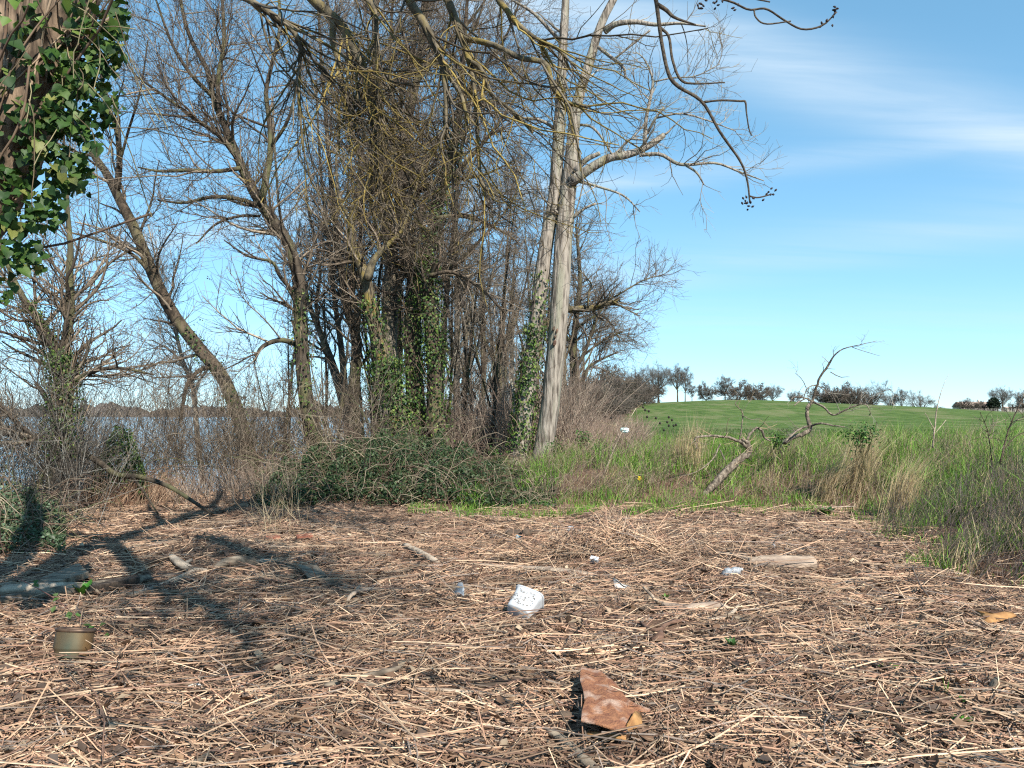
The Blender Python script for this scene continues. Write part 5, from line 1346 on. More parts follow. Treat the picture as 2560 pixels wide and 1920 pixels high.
# leaf places: drifts read from the picture as ellipses of the curtain, then given depth round the trunk
curtain = [(150, 40, 90, 60, 60), (230, 60, 70, 70, 60), (90, 110, 60, 60, 40), (240, 150, 60, 70, 60), (180, 170, 60, 50, 40), (60, 200, 50, 60, 36), (200, 260, 70, 60, 60), (130, 270, 50, 50, 34),
           (90, 330, 70, 60, 46), (190, 340, 60, 70, 56), (30, 300, 40, 50, 26), (40, 420, 50, 60, 44), (130, 430, 60, 80, 56), (180, 440, 40, 50, 26), (60, 530, 60, 60, 46), (120, 530, 40, 50, 30), (40, 620, 45, 50, 34), (90, 640, 30, 40, 14), (15, 720, 25, 35, 10), (60, 660, 30, 40, 12), (275, 250, 30, 60, 22), (290, 90, 25, 60, 22), (215, 430, 22, 60, 14), (300, 20, 25, 40, 16), (-30, 500, 60, 120, 50), (-60, 300, 50, 100, 40)]
lp = []
for cx, cy, rx, ry, n in curtain:
    for _ in range(int(n * 1.25)):
        a = R.uniform(0, 6.28); rr = math.sqrt(R.random())
        qx, qy = cx + rx * rr * math.cos(a), cy + ry * rr * math.sin(a)
        if abs(qx - (165 - (qy + 20) * 0.36) + 10) < 48 and qy < 420 and R.random() < 0.72: continue
        dep = 3.98 - 0.16 * R.random() - 0.12 * R.random() + (0.1 if cx > 200 else 0)
        lp.append(P(qx, qy, dep))
lp = np.array(lp)
order = np.argsort(lp[:, 1])                                        # nearest leaves first
from mathutils import Matrix, Vector
def leaf_matrix(p, s):
    nv = nrm(np.array((0.3, -0.7, 0.5)) + R.normal(0, 0.5, 3))
    dn = np.array((0, 0, -1.0)) + R.normal(0, 0.45, 3)
    y = nrm(dn - nv * np.dot(dn, nv)); x = np.cross(y, nv)
    m = np.eye(4); m[:3, 0] = x * s; m[:3, 1] = y * s; m[:3, 2] = nv * s; m[:3, 3] = p
    return m
sel = set(order[:300].tolist())
rest = Geo()
lm_v = [np.array([v.co[:] for v in me.vertices]) for me in leaf_me]
nlo = len(lm_v[0]) - 1
ltri = np.array([(i, (i + 1) % nlo, nlo) for i in range(nlo)])
for i in range(len(lp)):
    k = int(R.choice(6, p=(0.27, 0.22, 0.2, 0.11, 0.14, 0.06)))
    m = leaf_matrix(lp[i], R.uniform(0.030, 0.064))
    if i in sel:
        o = bpy.data.objects.new('leaf', leaf_me[k]); COL.objects.link(o)
        o.parent = eI
        m[:3, 3] -= baseO
        o.matrix_local = Matrix(m.tolist())
    else:
        rest.add(lm_v[k] @ m[:3, :3].T + m[:3, 3], None, ltri, leaf_cols[k])
# inner dark leaves round the trunk
ivy_on(rest, stackl([vis], 30), 160, off=(0.0, 0.16), size=(0.06, 0.10), palette=IVY[:3], probs=(0.5, 0.3, 0.2), front=0.5)
o = rest.build('leaves', M['leaf'], eI, baseO); o['kind'] = 'stuff'

# ================================================================== THINGS LYING IN THE LITTER
def log(name, label, cat, ctrl, mat, group=None, sink=0.35, S=10, rough=0.05, lift=0.0, flat=0.85, n=None):
    """ctrl rows px, py, width px: lies on the ground where the photograph shows it; forks via list of lists"""
    parts = ctrl if isinstance(ctrl[0][0], (list, tuple)) else [ctrl]
    e = None
    g = Geo()
    base = None
    for rows in parts:
        pts = []
        for row in rows:
            px, py, w = row[:3]
            up = row[3] if len(row) > 3 else 0.0
            p = G(px, py)
            r = 0.5 * w * p[1] / F
            hh_ = r * (1 - sink) + lift + up
            p = G(px, py, hh_)
            p[2] = float(hgt(p[0], p[1])) + hh_
            pts.append((*p, r))
        if base is None: base = np.array(pts[0][:3])
        l = wlimb(pts, n or max(8, 4 * len(pts)))
        v, q, t = tubes(l[0][None], l[1][None], S, rough=rough, cap=True, flat=flat); g.add(v, q, t)
    o = g.build(name, M[mat] if isinstance(mat, str) else mat, None, base)
    tag(o, label, cat, group)
    return o
def board(name, label, cat, c4, mat, th=0.025, lift=(0, 0, 0, 0), wav=0.0):
    """slab with its corners at four picture points on the ground"""
    c = []
    for (px, py), u in zip(c4, lift):
        p = G(px, py, 0.02 + u); p[2] = float(hgt(p[0], p[1])) + 0.02 + u; c.append(p)
    c = np.array(c)
    nu, nv = 9, 5
    g = Geo()
    T = []
    for k in (1, 0):
        for j in range(nv):
            for i in range(nu):
                u, v = i / (nu - 1), j / (nv - 1)
                p = c[0] * (1 - u) * (1 - v) + c[1] * u * (1 - v) + c[2] * u * v + c[3] * (1 - u) * v
                ed = (1 if i in (0, nu - 1) or j in (0, nv - 1) else 0.2)
                p = p + R.normal(0, 0.004, 3) * ed * wav * 5 * np.array((1, 1, 0.3)) + np.array((0, 0, (k - 1) * th)) + np.array((0, 0, wav * math.sin(u * 4 + v * 2)))
                T.append(p)
    T = np.array(T); T[nu * nv:, :2] = T[:nu * nv, :2]; T[nu * nv:, 2] = T[:nu * nv, 2] - th
    idx = np.arange(nu * nv).reshape(nv, nu)
    q = [(idx[j, i], idx[j, i + 1], idx[j + 1, i + 1], idx[j + 1, i]) for j in range(nv - 1) for i in range(nu - 1)]
    q += [tuple(np.array(f)[::-1] + nu * nv) for f in list(q)]
    rim = list(idx[0, :]) + list(idx[1:, -1]) + list(idx[-1, -2::-1]) + list(idx[-2:0:-1, 0])
    for a, b in zip(rim, rim[1:] + rim[:1]): q.append((a, a + nu * nv, b + nu * nv, b))
    g.add(T, q)
    o = g.build(name, M[mat], None, c.mean(0), False)
    return tag(o, label, cat)

# logs and planks at the left
log('driftwood_log', 'long smooth grey log, front one at the left picture edge', 'log', [(-60, 1512, 26), (60, 1492, 30), (180, 1474, 32), (270, 1462, 30), (330, 1452, 26), (372, 1446, 22)], 'drift_grey', sink=0.2)
log('driftwood_log', 'yellowish short log behind the long grey one', 'log', [(10, 1476, 30), (90, 1470, 30), (180, 1466, 24), (230, 1462, 12)], 'driftwood', sink=0.2)
log('driftwood_log', 'slim grey log end behind the yellowish one at the left', 'log', [(-60, 1466, 16), (60, 1462, 16), (130, 1460, 12)], 'drift_grey')
board('grey_plank', 'grey weathered plank sloping beside the left bramble', 'plank', [(96, 1446), (120, 1460), (222, 1430), (196, 1408)], 'drift_grey', 0.05, (0.06, 0.06, 0.10, 0.10))
board('dark_beam', 'dark wet beam lying between grey plank and grey log', 'plank', [(205, 1462), (215, 1470), (350, 1443), (345, 1436)], 'drift_dark', 0.06, (0.05, 0.05, 0.07, 0.07))
log('branch', 'brown branch running from the grey log into the straw', 'branch', [(330, 1488, 14), (380, 1472, 16), (430, 1452, 14), (470, 1436, 16), (490, 1425, 10)], 'driftwood')
log('forked_driftwood', 'pale forked driftwood left of the round grey slab', 'driftwood', [[(428, 1392, 18, 0.05), (450, 1408, 22, 0.03), (480, 1424, 20), (515, 1428, 14)], [(455, 1412, 12, 0.03), (478, 1400, 9, 0.05)]], 'driftwood')
log('bark_branch', 'brown bark-covered branch arching near the straw ridge at the left', 'branch', [(345, 1418, 10), (390, 1402, 14, 0.06), (430, 1390, 10, 0.05)], 'drift_dark')
log('wood_slab', 'rounded grey driftwood slab in the left middle', 'driftwood', [(536, 1420, 16), (560, 1408, 34), (595, 1402, 42), (630, 1404, 30), (642, 1408, 12)], 'drift_grey', flat=0.6, sink=0.3)
log('wood_chunk', 'short tan wood piece touching the rounded grey slab', 'driftwood', [(638, 1408, 12), (655, 1404, 17), (682, 1403, 12)], 'driftwood')
board('square_board', 'small square grey-green board tilted in the straw', 'board', [(745, 1412), (776, 1448), (818, 1440), (792, 1412)], 'drift_grey', 0.02, (0.06, 0.02, 0.02, 0.08))
log('wood_stump', 'short dark broken wood chunk on the shaded straw', 'driftwood', [(360, 1532, 12, 0.02), (380, 1540, 20, 0.02), (412, 1552, 12)], 'drift_red')
M['tile'] = surf('terracotta', (0.22, 0.075, 0.045), (0.36, 0.15, 0.095), 30, 0.85)
board('tile_shard', 'red roof tile shard by the dry weed stems', 'tile', [(740, 1337), (742, 1341), (782, 1339), (778, 1332)], 'tile', 0.025, (0.03, 0.03, 0.03, 0.03))
board('tile_shard', 'redder tile shard further left by the weed stems', 'tile', [(664, 1340), (668, 1346), (702, 1343), (698, 1337)], 'tile', 0.025, (0.02, 0.02, 0.02, 0.02))
log('short_log', 'straight grey-brown stick lying aslant in mid litter', 'log', [(1014, 1363, 15, 0.05), (1040, 1376, 17, 0.03), (1070, 1392, 17, 0.02), (1098, 1407, 13)], 'driftwood')
log('pale_antler_driftwood', 'pale antler-shaped driftwood in the dark straw', 'driftwood', [[(866, 1510, 8), (880, 1486, 10, 0.05), (915, 1474, 12, 0.04), (960, 1474, 10)], [(884, 1486, 8, 0.05), (900, 1464, 6, 0.08)], [(868, 1488, 6, 0.02), (876, 1510, 5)]], 'drift_pale')
log('forked_stick', 'grey forked stick in the front litter, left of centre', 'stick', [[(812, 1714, 14), (860, 1704, 20), (920, 1690, 18), (970, 1678, 15, 0.02), (1000, 1668, 9, 0.03)], [(870, 1706, 14), (920, 1712, 14), (962, 1718, 12)]], 'drift_grey')
log('flat_plank', 'thin pale plank strip right of the forked stick', 'plank', [(1030, 1722, 12), (1100, 1724, 16), (1180, 1730, 18), (1250, 1738, 14)], 'drift_pale', flat=0.4)
log('dark_stick', 'dark split stick beside the pale plank strip', 'stick', [(1190, 1716, 12), (1260, 1708, 16), (1330, 1700, 10)], 'drift_dark')
log('short_stick', 'short grey stick crossing the pale plank strip\'s end', 'stick', [(1246, 1722, 14), (1262, 1752, 14), (1298, 1782, 10)], 'drift_grey')
log('thick_stick', 'thick grey bark stick at the bottom edge below the rusty plate', 'stick', [(1372, 1828, 18), (1410, 1852, 26), (1450, 1890, 28), (1500, 1935, 30)], 'drift_grey')
log('stick', 'grey stick at the bottom edge left of centre', 'stick', [(478, 1915, 20), (520, 1888, 18), (560, 1868, 14)], 'drift_grey')
log('bark_piece', 'dark curved bark piece near the bottom edge', 'bark', [(915, 1880, 12), (950, 1868, 24), (992, 1862, 14)], 'drift_dark', flat=0.5)
log('brown_stick', 'reddish brown thin stick in the front litter', 'stick', [(868, 1826, 8), (930, 1800, 9), (1002, 1770, 7)], 'drift_red')
log('dark_stick', 'dark short stick left of the white container', 'stick', [(1078, 1530, 10), (1110, 1520, 11), (1146, 1510, 8)], 'drift_dark')
log('dark_stick', 'dark flat stick below the white plastic shard', 'stick', [(958, 1558, 12), (1000, 1554, 12), (1050, 1552, 8)], 'drift_dark')
log('long_plank', 'long pale brown plank sunk in the straw in the middle', 'plank', [(1200, 1412, 20), (1290, 1418, 26), (1380, 1424, 28), (1450, 1432, 26), (1508, 1440, 10)], 'drift_pale', flat=0.4, sink=0.4)
log('dark_log', 'dark knotted log behind the blue bag', 'log', [(1266, 1336, 18), (1284, 1332, 22), (1302, 1336, 16)], 'drift_dark')
log('dark_log', 'short brown log standing aslant by the blue bag', 'log', [(1303, 1340, 20), (1318, 1330, 22, 0.06)], 'drift_dark')
log('brown_log', 'dark brown half log in the far litter right of the blue bag', 'log', [[(1448, 1318, 14, 0.03), (1475, 1330, 20), (1512, 1340, 14)], [(1450, 1345, 7), (1458, 1330, 8, 0.04), (1448, 1318, 6, 0.08)]], 'drift_red')
log('pale_log', 'pale barkless log end at the right of the litter', 'log', [(1872, 1408, 30), (1920, 1406, 40), (1980, 1407, 42), (2032, 1408, 40)], 'drift_pale', sink=0.25, S=14, rough=0.03)
log('pale_branch', 'pale split branch left of the barkless log', 'branch', [(1786, 1380, 8), (1830, 1388, 14), (1880, 1400, 16)], 'drift_pale')
log('thin_log', 'thin brown log at the grass edge on the right', 'log', [(1862, 1297, 9), (1920, 1298, 12), (1984, 1303, 10)], 'drift_red')
log('driftwood', 'cream and dark split driftwood right of the white container', 'driftwood', [[(1655, 1510, 16, 0.03), (1690, 1522, 30), (1740, 1520, 28), (1790, 1514, 22), (1822, 1520, 10)]], 'drift_pale', sink=0.25)
log('snaking_root', 'dark red snaking root below the cream driftwood', 'root', [(1602, 1556, 7), (1622, 1572, 11, 0.03), (1650, 1574, 12, 0.04), (1668, 1558, 14, 0.03), (1700, 1552, 11), (1750, 1540, 7)], 'drift_red', rough=0.09)
log('red_chunk', 'small rusty red wood chunk under the snaking root', 'driftwood', [(1630, 1600, 16), (1648, 1592, 24, 0.02), (1652, 1580, 12, 0.05)], 'drift_red')
log('curved_stick', 'brown curved stick right of the cream driftwood', 'stick', [(1768, 1548, 10), (1800, 1546, 12), (1830, 1532, 10, 0.02), (1846, 1512, 7, 0.03)], 'driftwood')
log('pale_stick', 'thin pale upcurved stick left of the cream driftwood', 'stick', [(1656, 1508, 10, 0.02), (1640, 1502, 8, 0.06), (1625, 1484, 7, 0.10), (1608, 1468, 5, 0.13)], 'drift_pale')
log('hollow_bark', 'black hollow bark beside the cream driftwood\'s end', 'bark', [(1590, 1530, 18), (1625, 1522, 22), (1652, 1514, 16)], 'drift_dark')
log('short_stick', 'brown short stick right of the rusty plate', 'stick', [(1594, 1720, 11), (1620, 1716, 14), (1644, 1710, 10)], 'drift_dark')
log('bark_piece', 'grey bark lump left of the rusty plate', 'bark', [(1388, 1784, 16), (1410, 1786, 34), (1436, 1796, 20)], 'drift_dark', flat=0.5)
log('bone_white_stick', 'bone-white stick near the orange sheet at the right', 'stick', [[(2330, 1546, 8), (2390, 1552, 13), (2448, 1560, 11)], [(2312, 1540, 8, 0.03), (2320, 1550, 8)]], 'drift_pale')
log('red_bark', 'dark red bark strip above the orange sheet', 'bark', [(2378, 1500, 10), (2405, 1500, 14), (2434, 1497, 8)], 'drift_red', flat=0.5)
log('stone', 'grey rounded lump in the right front litter', 'stone', [(2258, 1712, 10), (2268, 1711, 16), (2279, 1711, 8)], 'drift_grey')
log('stone', 'small pale grey lump left of the rounded one', 'stone', [(2158, 1696, 8), (2165, 1696, 13), (2172, 1696, 7)], 'drift_grey')
log('stone', 'black round lump at the bottom right', 'stone', [(2080, 1892, 10), (2091, 1891, 18), (2102, 1890, 9)], 'drift_dark')
log('bark_piece', 'grey standing bark flake at the right edge of the litter', 'bark', [(2474, 1722, 14), (2486, 1706, 22, 0.03), (2494, 1694, 12, 0.06)], 'drift_grey', flat=0.4)
log('stick', 'tan stick by the small green plants at the right', 'stick', [(2490, 1782, 10), (2530, 1784, 14), (2566, 1774, 12)], 'driftwood')
log('root', 'dark knotted root by the small green plants', 'root', [(2318, 1752, 10), (2340, 1752, 18), (2365, 1758, 16), (2384, 1752, 8)], 'drift_red')
log('white_stone', 'flat white stone on the shaded straw left of centre', 'stone', [(470, 1716, 8), (488, 1713, 18), (510, 1714, 8)], surf('chalk', (0.5, 0.45, 0.38), (0.7, 0.66, 0.6), 20, 0.9), flat=0.5)
# upright dry stake and stems
log('upright_stake', 'pale upright dry stalk left of centre under the trees', 'stalk', [(482, 1302, 10), (480, 1290, 9, 0.2), (479, 1290, 8, 0.55)], 'driftwood')

# --- rusty plate
def rust_mat():
    return surf('rust', (0.17, 0.07, 0.042), (0.33, 0.15, 0.075), 26, 0.9, c3=(0.40, 0.27, 0.20), bump=0.008, bscale=90, detail=9)
M['rust'] = rust_mat()
M['rust_edge'] = surf('rust_edge', (0.24, 0.115, 0.045), (0.40, 0.22, 0.085), 12, 0.85, bump=0.004, bscale=50)
outline = [(1452, 1683), (1470, 1682), (1500, 1688), (1528, 1696), (1545, 1715), (1566, 1738), (1588, 1750), (1626, 1765), (1622, 1772), (1600, 1770), (1588, 1782), (1572, 1800), (1566, 1815), (1566, 1826), (1530, 1826), (1490, 1825), (1453, 1826), (1455, 1800), (1462, 1770), (1458, 1735), (1450, 1710)]
pl = []
for px, py in outline:
    h_ = 0.055 + 0.018 * math.sin((px - 1450) / 55.0) + (0.02 if px < 1470 else 0) + (0.02 if px > 1600 else 0)
    p = G(px, py, h_)
    p[2] = float(hgt(0.55, 3.95)) + h_
    pl.append(p)
pl = np.array(pl); cen = pl.mean(0) + np.array((0, 0, 0.012))
nn = len(pl)
rings = [pl] + [cen + (pl - cen) * f + np.array((0, 0, 0.008 * math.sin(f * 9))) + R.normal(0, 0.0025, pl.shape) for f in (0.8, 0.55, 0.3)]
vtx = np.concatenate(rings + [cen[None]])
qd, tr = [], []
for k in range(3):
    for i in range(nn):
        j = (i + 1) % nn; qd.append((k * nn + i, k * nn + j, (k + 1) * nn + j, (k + 1) * nn + i))
for i in range(nn): tr.append((3 * nn + i, 3 * nn + (i + 1) % nn, 4 * nn))
g = Geo().add(vtx, qd, tr)
nb = len(vtx)
low = vtx - np.array((0, 0, 0.006))
g.add(low, [f[::-1] for f in qd], [f[::-1] for f in tr])
g.add(np.concatenate([pl, pl - np.array((0, 0, 0.006))]), [(i, i + nn, (i + 1) % nn + nn, (i + 1) % nn) for i in range(nn)])
e = empty('rusty_plate', cen); tag(e, 'torn rust-brown metal plate lying in the front litter', 'metal plate')
g.build('plate', M['rust'], e, cen)
fl = []
for px, py, u in [(1588, 1776, 0.075), (1604, 1784, 0.03), (1606, 1812, 0.02), (1570, 1824, 0.03), (1566, 1812, 0.06)]:
    p = G(px, py, 0.02 + u); p[2] = float(hgt(p[0], p[1])) + 0.02 + u; fl.append(p)
fl = np.array(fl); c_ = fl.mean(0) + (0, 0, 0.01)
n5 = len(fl)
g = Geo().add(np.concatenate([fl, c_[None], fl - (0, 0, 0.006)]), [(i, i + n5 + 1, (i + 1) % n5 + n5 + 1, (i + 1) % n5) for i in range(n5)], [(i, (i + 1) % n5, n5) for i in range(n5)])
g.build('bent_flap', M['rust_edge'], e, cen)
sl = np.array([G(a, b, 0.035) for a, b in ((1452, 1830), (1480, 1838), (1520, 1838), (1565, 1846), (1566, 1832), (1500, 1828))])
n6 = len(sl); c_ = sl.mean(0) + (0, 0, 0.006)
g = Geo().add(np.concatenate([sl, c_[None], sl - (0, 0, 0.008)]), [(i, i + n6 + 1, (i + 1) % n6 + n6 + 1, (i + 1) % n6) for i in range(n6)], [(i, (i + 1) % n6, n6) for i in range(n6)])
g.build('rolled_edge', M['rust_edge'], e, cen)
# orange sheet at the right
# the torn orange sheet follows with the other thin pieces

# --- rusty tin
def tin():
    c = G(178, 1634, 0.03); c[2] = float(hgt(c[0], c[1])) + 0.03
    e = empty('rusty_tin', c); tag(e, 'rusty greenish round tin half sunk in the left straw', 'tin'); e.rotation_euler = (math.radians(-13), math.radians(3), 0)
    s = c[1] / F
    R0 = 46 * s
    H = 60 * s
    prof = [(0.84, -0.02), (0.86, 0.006), (0.88, 0.02), (0.955, 0.028), (0.97, 0.036), (0.97, H / 2), (0.98, H - 0.022), (1.02, H - 0.020), (1.05, H - 0.010), (1.03, H), (0.97, H - 0.004), (0.94, H - 0.03), (0.93, H * 0.35), (0.0, H * 0.33)]
    A = 36
    v = [(R0 * f * math.cos(2 * math.pi * a / A), R0 * f * math.sin(2 * math.pi * a / A) * 0.8, z) for f, z in prof for a in range(A)]
    q = [(k * A + a, k * A + (a + 1) % A, (k + 1) * A + (a + 1) % A, (k + 1) * A + a) for k in range(len(prof) - 1) for a in range(A)]
    m = surf('tin_metal', (0.05, 0.065, 0.06), (0.24, 0.13, 0.05), 7, 0.42, (1, 1, 0.4), metallic=0.35, c3=(0.09, 0.10, 0.07))
    split = 6
    g = Geo().add(np.array(v) + c, [f for f in q if f[0] < split * A]); g.build('body', m, e, c)
    g = Geo().add(np.array(v) + c, [f for f in q if f[0] >= split * A]); g.build('rim', surf('tin_rim', (0.05, 0.035, 0.03), (0.14, 0.09, 0.06), 14, 0.5, metallic=0.4), e, c)
tin()

# --- white container lying tilted
M['white_plastic'] = surf('white_plastic', (0.40, 0.41, 0.42), (0.52, 0.53, 0.54), 9, 0.35, spec=0.5)
M['dirt'] = surf('dirt_smear', (0.10, 0.09, 0.08), (0.22, 0.2, 0.18), 40, 0.9)
def container():
    pA = G(1300, 1545); c = pA.copy(); c[2] = float(hgt(c[0], c[1]))
    e = empty('white_container', c); tag(e, 'dirty white plastic tub tipped over in the middle litter', 'container')
    from mathutils import Euler
    rot = np.array(Euler((math.radians(-62), math.radians(14), math.radians(-26))).to_matrix())
    w, d_, h = 0.115, 0.085, 0.21
    rows = []
    prof = [(0.72, 0.0), (0.80, 0.006), (0.83, 0.02), (0.88, 0.10), (0.95, 0.17), (1.0, 0.19), (1.08, 0.192), (1.09, 0.20), (1.0, 0.202), (0.97, 0.195), (0.80, 0.03), (0.0, 0.025)]
    A = 32
    def sq(a, wx, wy):
        n = 5.0
        ca, sa = math.cos(a), math.sin(a)
        k = (abs(ca) ** n + abs(sa) ** n) ** (-1 / n)
        return wx * ca * k, wy * sa * k
    v = []
    for f, z in prof:
        for a in range(A):
            x, y = sq(2 * math.pi * a / A + 0.05, w, d_)
            v.append((x * f, y * f, z))
    q = [(k * A + a, k * A + (a + 1) % A, (k + 1) * A + (a + 1) % A, (k + 1) * A + a) for k in range(len(prof) - 1) for a in range(A)]
    v = np.array(v)
    cap = [(0, a, a + 1) for a in range(1, A - 1)]
    vv = (v - (0, 0, 0.1)) @ rot.T + c + (0.03, 0.05, 0.085)
    g = Geo().add(vv, [f for f in q if f[0] < 5 * A], [t[::-1] for t in cap]); g.build('body', M['white_plastic'], e, c)
    g = Geo().add(vv, [f for f in q if f[0] >= 5 * A]); g.build('rim', M['white_plastic'], e, c)
    g = Geo()
    for _ in range(60):
        x = R.uniform(-0.085, 0.085); z = R.uniform(0.02, 0.17)
        L_ = R.uniform(0.008, 0.03); a = R.normal(0.6, 0.8)
        f = np.interp(z, [0.02, 0.1, 0.17], [0.83, 0.88, 0.95])
        pp = np.array([(x + t * math.cos(a), -d_ * f - 0.001, z + t * math.sin(a)) for t in (-L_ / 2, 0, L_ / 2)])
        pp = (pp - (0, 0, 0.1)) @ rot.T + c + (0.03, 0.05, 0.085)
        vv2, qq, _t = tubes(pp[None], np.array([[0.0008, 0.003, 0.0008]]), 4); g.add(vv2, qq)
    g.build('dirt_smears', M['dirt'], e, c)
container()

def shard(name, label, cat, pts, mat, th=0.004):
    """curled thin piece: outline rows px, py, lift"""
    p = []
    for px, py, u in pts:
        a = G(px, py, 0.015 + u); a[2] = float(hgt(a[0], a[1])) + 0.015 + u; p.append(a)
    p = np.array(p); c = p.mean(0) + (0, 0, 0.012); n = len(p)
    mid = c + (p - c) * 0.55 + (0, 0, 0.006) + R.normal(0, 0.002, p.shape)
    v = np.concatenate([p, mid, c[None], p - (0, 0, th)])
    q = [(i, (i + 1) % n, n + (i + 1) % n, n + i) for i in range(n)] + [(i, 2 * n + 1 + i, 2 * n + 1 + (i + 1) % n, (i + 1) % n) for i in range(n)]
    t = [(n + i, n + (i + 1) % n, 2 * n) for i in range(n)]
    o = Geo().add(v, q, t).build(name, M[mat], None, c)
    return tag(o, label, cat)
shard('plastic_shard', 'curved white plastic shard left of the tub', 'plastic', [(1138, 1468, 0.02), (1146, 1456, 0.08), (1156, 1456, 0.09), (1161, 1472, 0.06), (1160, 1490, 0.01), (1140, 1486, 0.0), (1134, 1478, 0.0)], 'white_plastic')
M['bottle'] = surf('clear_plastic', (0.30, 0.32, 0.34), (0.50, 0.52, 0.54), 30, 0.15, spec=0.6, trans=0.35, bump=0.01, bscale=30)
M['grey_plastic'] = surf('grey_plastic', (0.30, 0.29, 0.27), (0.44, 0.42, 0.39), 14, 0.4)
M['blue_bag'] = surf('blue_bag', (0.10, 0.42, 0.55), (0.30, 0.62, 0.72), 30, 0.4, bump=0.02, bscale=40)
M['teal_bag'] = surf('teal_bag', (0.45, 0.65, 0.62), (0.65, 0.80, 0.78), 8, 0.5, bump=0.02, bscale=20)
shard('bottle_piece', 'curved grey broken bottle piece right of the long plank', 'plastic', [(1533, 1444, 0.06), (1545, 1452, 0.06), (1560, 1464, 0.03), (1588, 1470, 0.0), (1560, 1474, 0.0), (1545, 1474, 0.0), (1535, 1462, 0.03)], 'grey_plastic')
shard('orange_sheet', 'torn orange-brown sheet at the right edge of the litter', 'sheet', [(2437, 1526, 0.03), (2462, 1531, 0.05), (2492, 1533, 0.05), (2530, 1530, 0.07), (2541, 1538, 0.06), (2515, 1546, 0.03), (2492, 1553, 0.02), (2464, 1555, 0.01), (2450, 1541, 0.02)], 'rust_edge', 0.008)
# small white box with its slot
c = G(1486, 1412); c[2] = float(hgt(c[0], c[1])) + 0.03
e = empty('small_white_box', c); tag(e, 'small bright white plastic box near the straw heap', 'box')
g = Geo(); box(g, (0, 0, 0), (0.085, 0.05, 0.055)); mv = g.v[0]
from mathutils import Euler
rt = np.array(Euler((math.radians(28), math.radians(8), math.radians(-22))).to_matrix())
g.v[0] = mv @ rt.T + c + (0, 0, 0.02); g.build('body', M['white_plastic'], e, c, False)
g = Geo(); box(g, (0, -0.0265, 0.008), (0.07, 0.004, 0.006)); g.v[0] = g.v[0] @ rt.T + c + (0, 0, 0.02); g.build('slot', M['dirt'], e, c, False)
# crumpled clear bottle
c = G(1831, 1438); c[2] = float(hgt(c[0], c[1])) + 0.035
e = empty('plastic_bottle', c); tag(e, 'crushed clear plastic bottle left of the barkless log', 'bottle')
ax = np.linspace(-0.5, 0.5, 15)
rr_ = np.interp(ax, [-0.5, -0.46, -0.2, 0.0, 0.25, 0.38, 0.42, 0.5], [0.02, 0.036, 0.040, 0.034, 0.04, 0.022, 0.013, 0.013]) * (1 + R.normal(0, 0.05, 15))
pts = np.stack([c[0] + ax * 0.20, c[1] + ax * 0.05, c[2] + ax * 0.03 + 0.006 * np.sin(ax * 20)], 1)
v, q, t = tubes(pts[None], rr_[None], 12, rough=0.09, cap=True); Geo().add(v, q, t).build('body', M['bottle'], e, c)
v, q, t = tubes(pts[-2:][None] + np.array((0.002, 0, 0)), np.array([[0.0155, 0.0155]]), 10, cap=True); Geo().add(v, q, t).build('cap', M['grey_plastic'], e, c)
def lump(name, label, cat, px, py, w, h, mat, d=None, squash=0.7):
    c = G(px, py) if d is None else P(px, py, d)
    s = c[1] / F
    n, A = 9, 14
    v = []
    for k in range(n):
        th = math.pi * (k + 0.5) / n
        for a in range(A):
            ph = 2 * math.pi * a / A
            f = 1 + R.normal(0, 0.14)
            v.append((w * s / 2 * math.sin(th) * math.cos(ph) * f, w * s * squash / 2 * math.sin(th) * math.sin(ph) * f, h * s / 2 * math.cos(th) * f))
    q = [(k * A + a, k * A + (a + 1) % A, (k + 1) * A + (a + 1) % A, (k + 1) * A + a) for k in range(n - 1) for a in range(A)]
    t = [(0, a, a + 1)[::-1] for a in range(1, A - 1)] + [((n - 1) * A, (n - 1) * A + a, (n - 1) * A + a + 1) for a in range(1, A - 1)]
    o = Geo().add(np.array(v) + c + (0, 0, h * s * 0.3), [f[::-1] for f in q], t).build(name, M[mat], None, c, False)
    return tag(o, label, cat)
lump('blue_bag', 'crumpled sky-blue plastic bag by the dark logs', 'bag', 1300, 1350, 24, 16, 'blue_bag')
lump('pale_bag', 'pale turquoise plastic bag caught in the grass before the hedge', 'bag', 1562, 1079, 22, 12, 'teal_bag', 16.5)
lump('plastic_scrap', 'small crumpled clear plastic scrap by the brown half log', 'plastic', 1427, 1330, 18, 18, 'bottle')
lump('white_scrap', 'tiny white scrap below the cream driftwood', 'plastic', 1570, 1615, 16, 9, 'white_plastic')
lump('white_pebble', 'small white pebble near the barkless log', 'stone', 1934, 1368, 10, 10, 'white_plastic')
lump('white_scrap', 'small white scrap near the dark red bark strip', 'plastic', 2388, 1511, 16, 9, 'white_plastic')
lump('bone_scrap', 'cream lump beside the dark flat stick', 'stone', 1000, 1545, 24, 12, 'drift_pale')

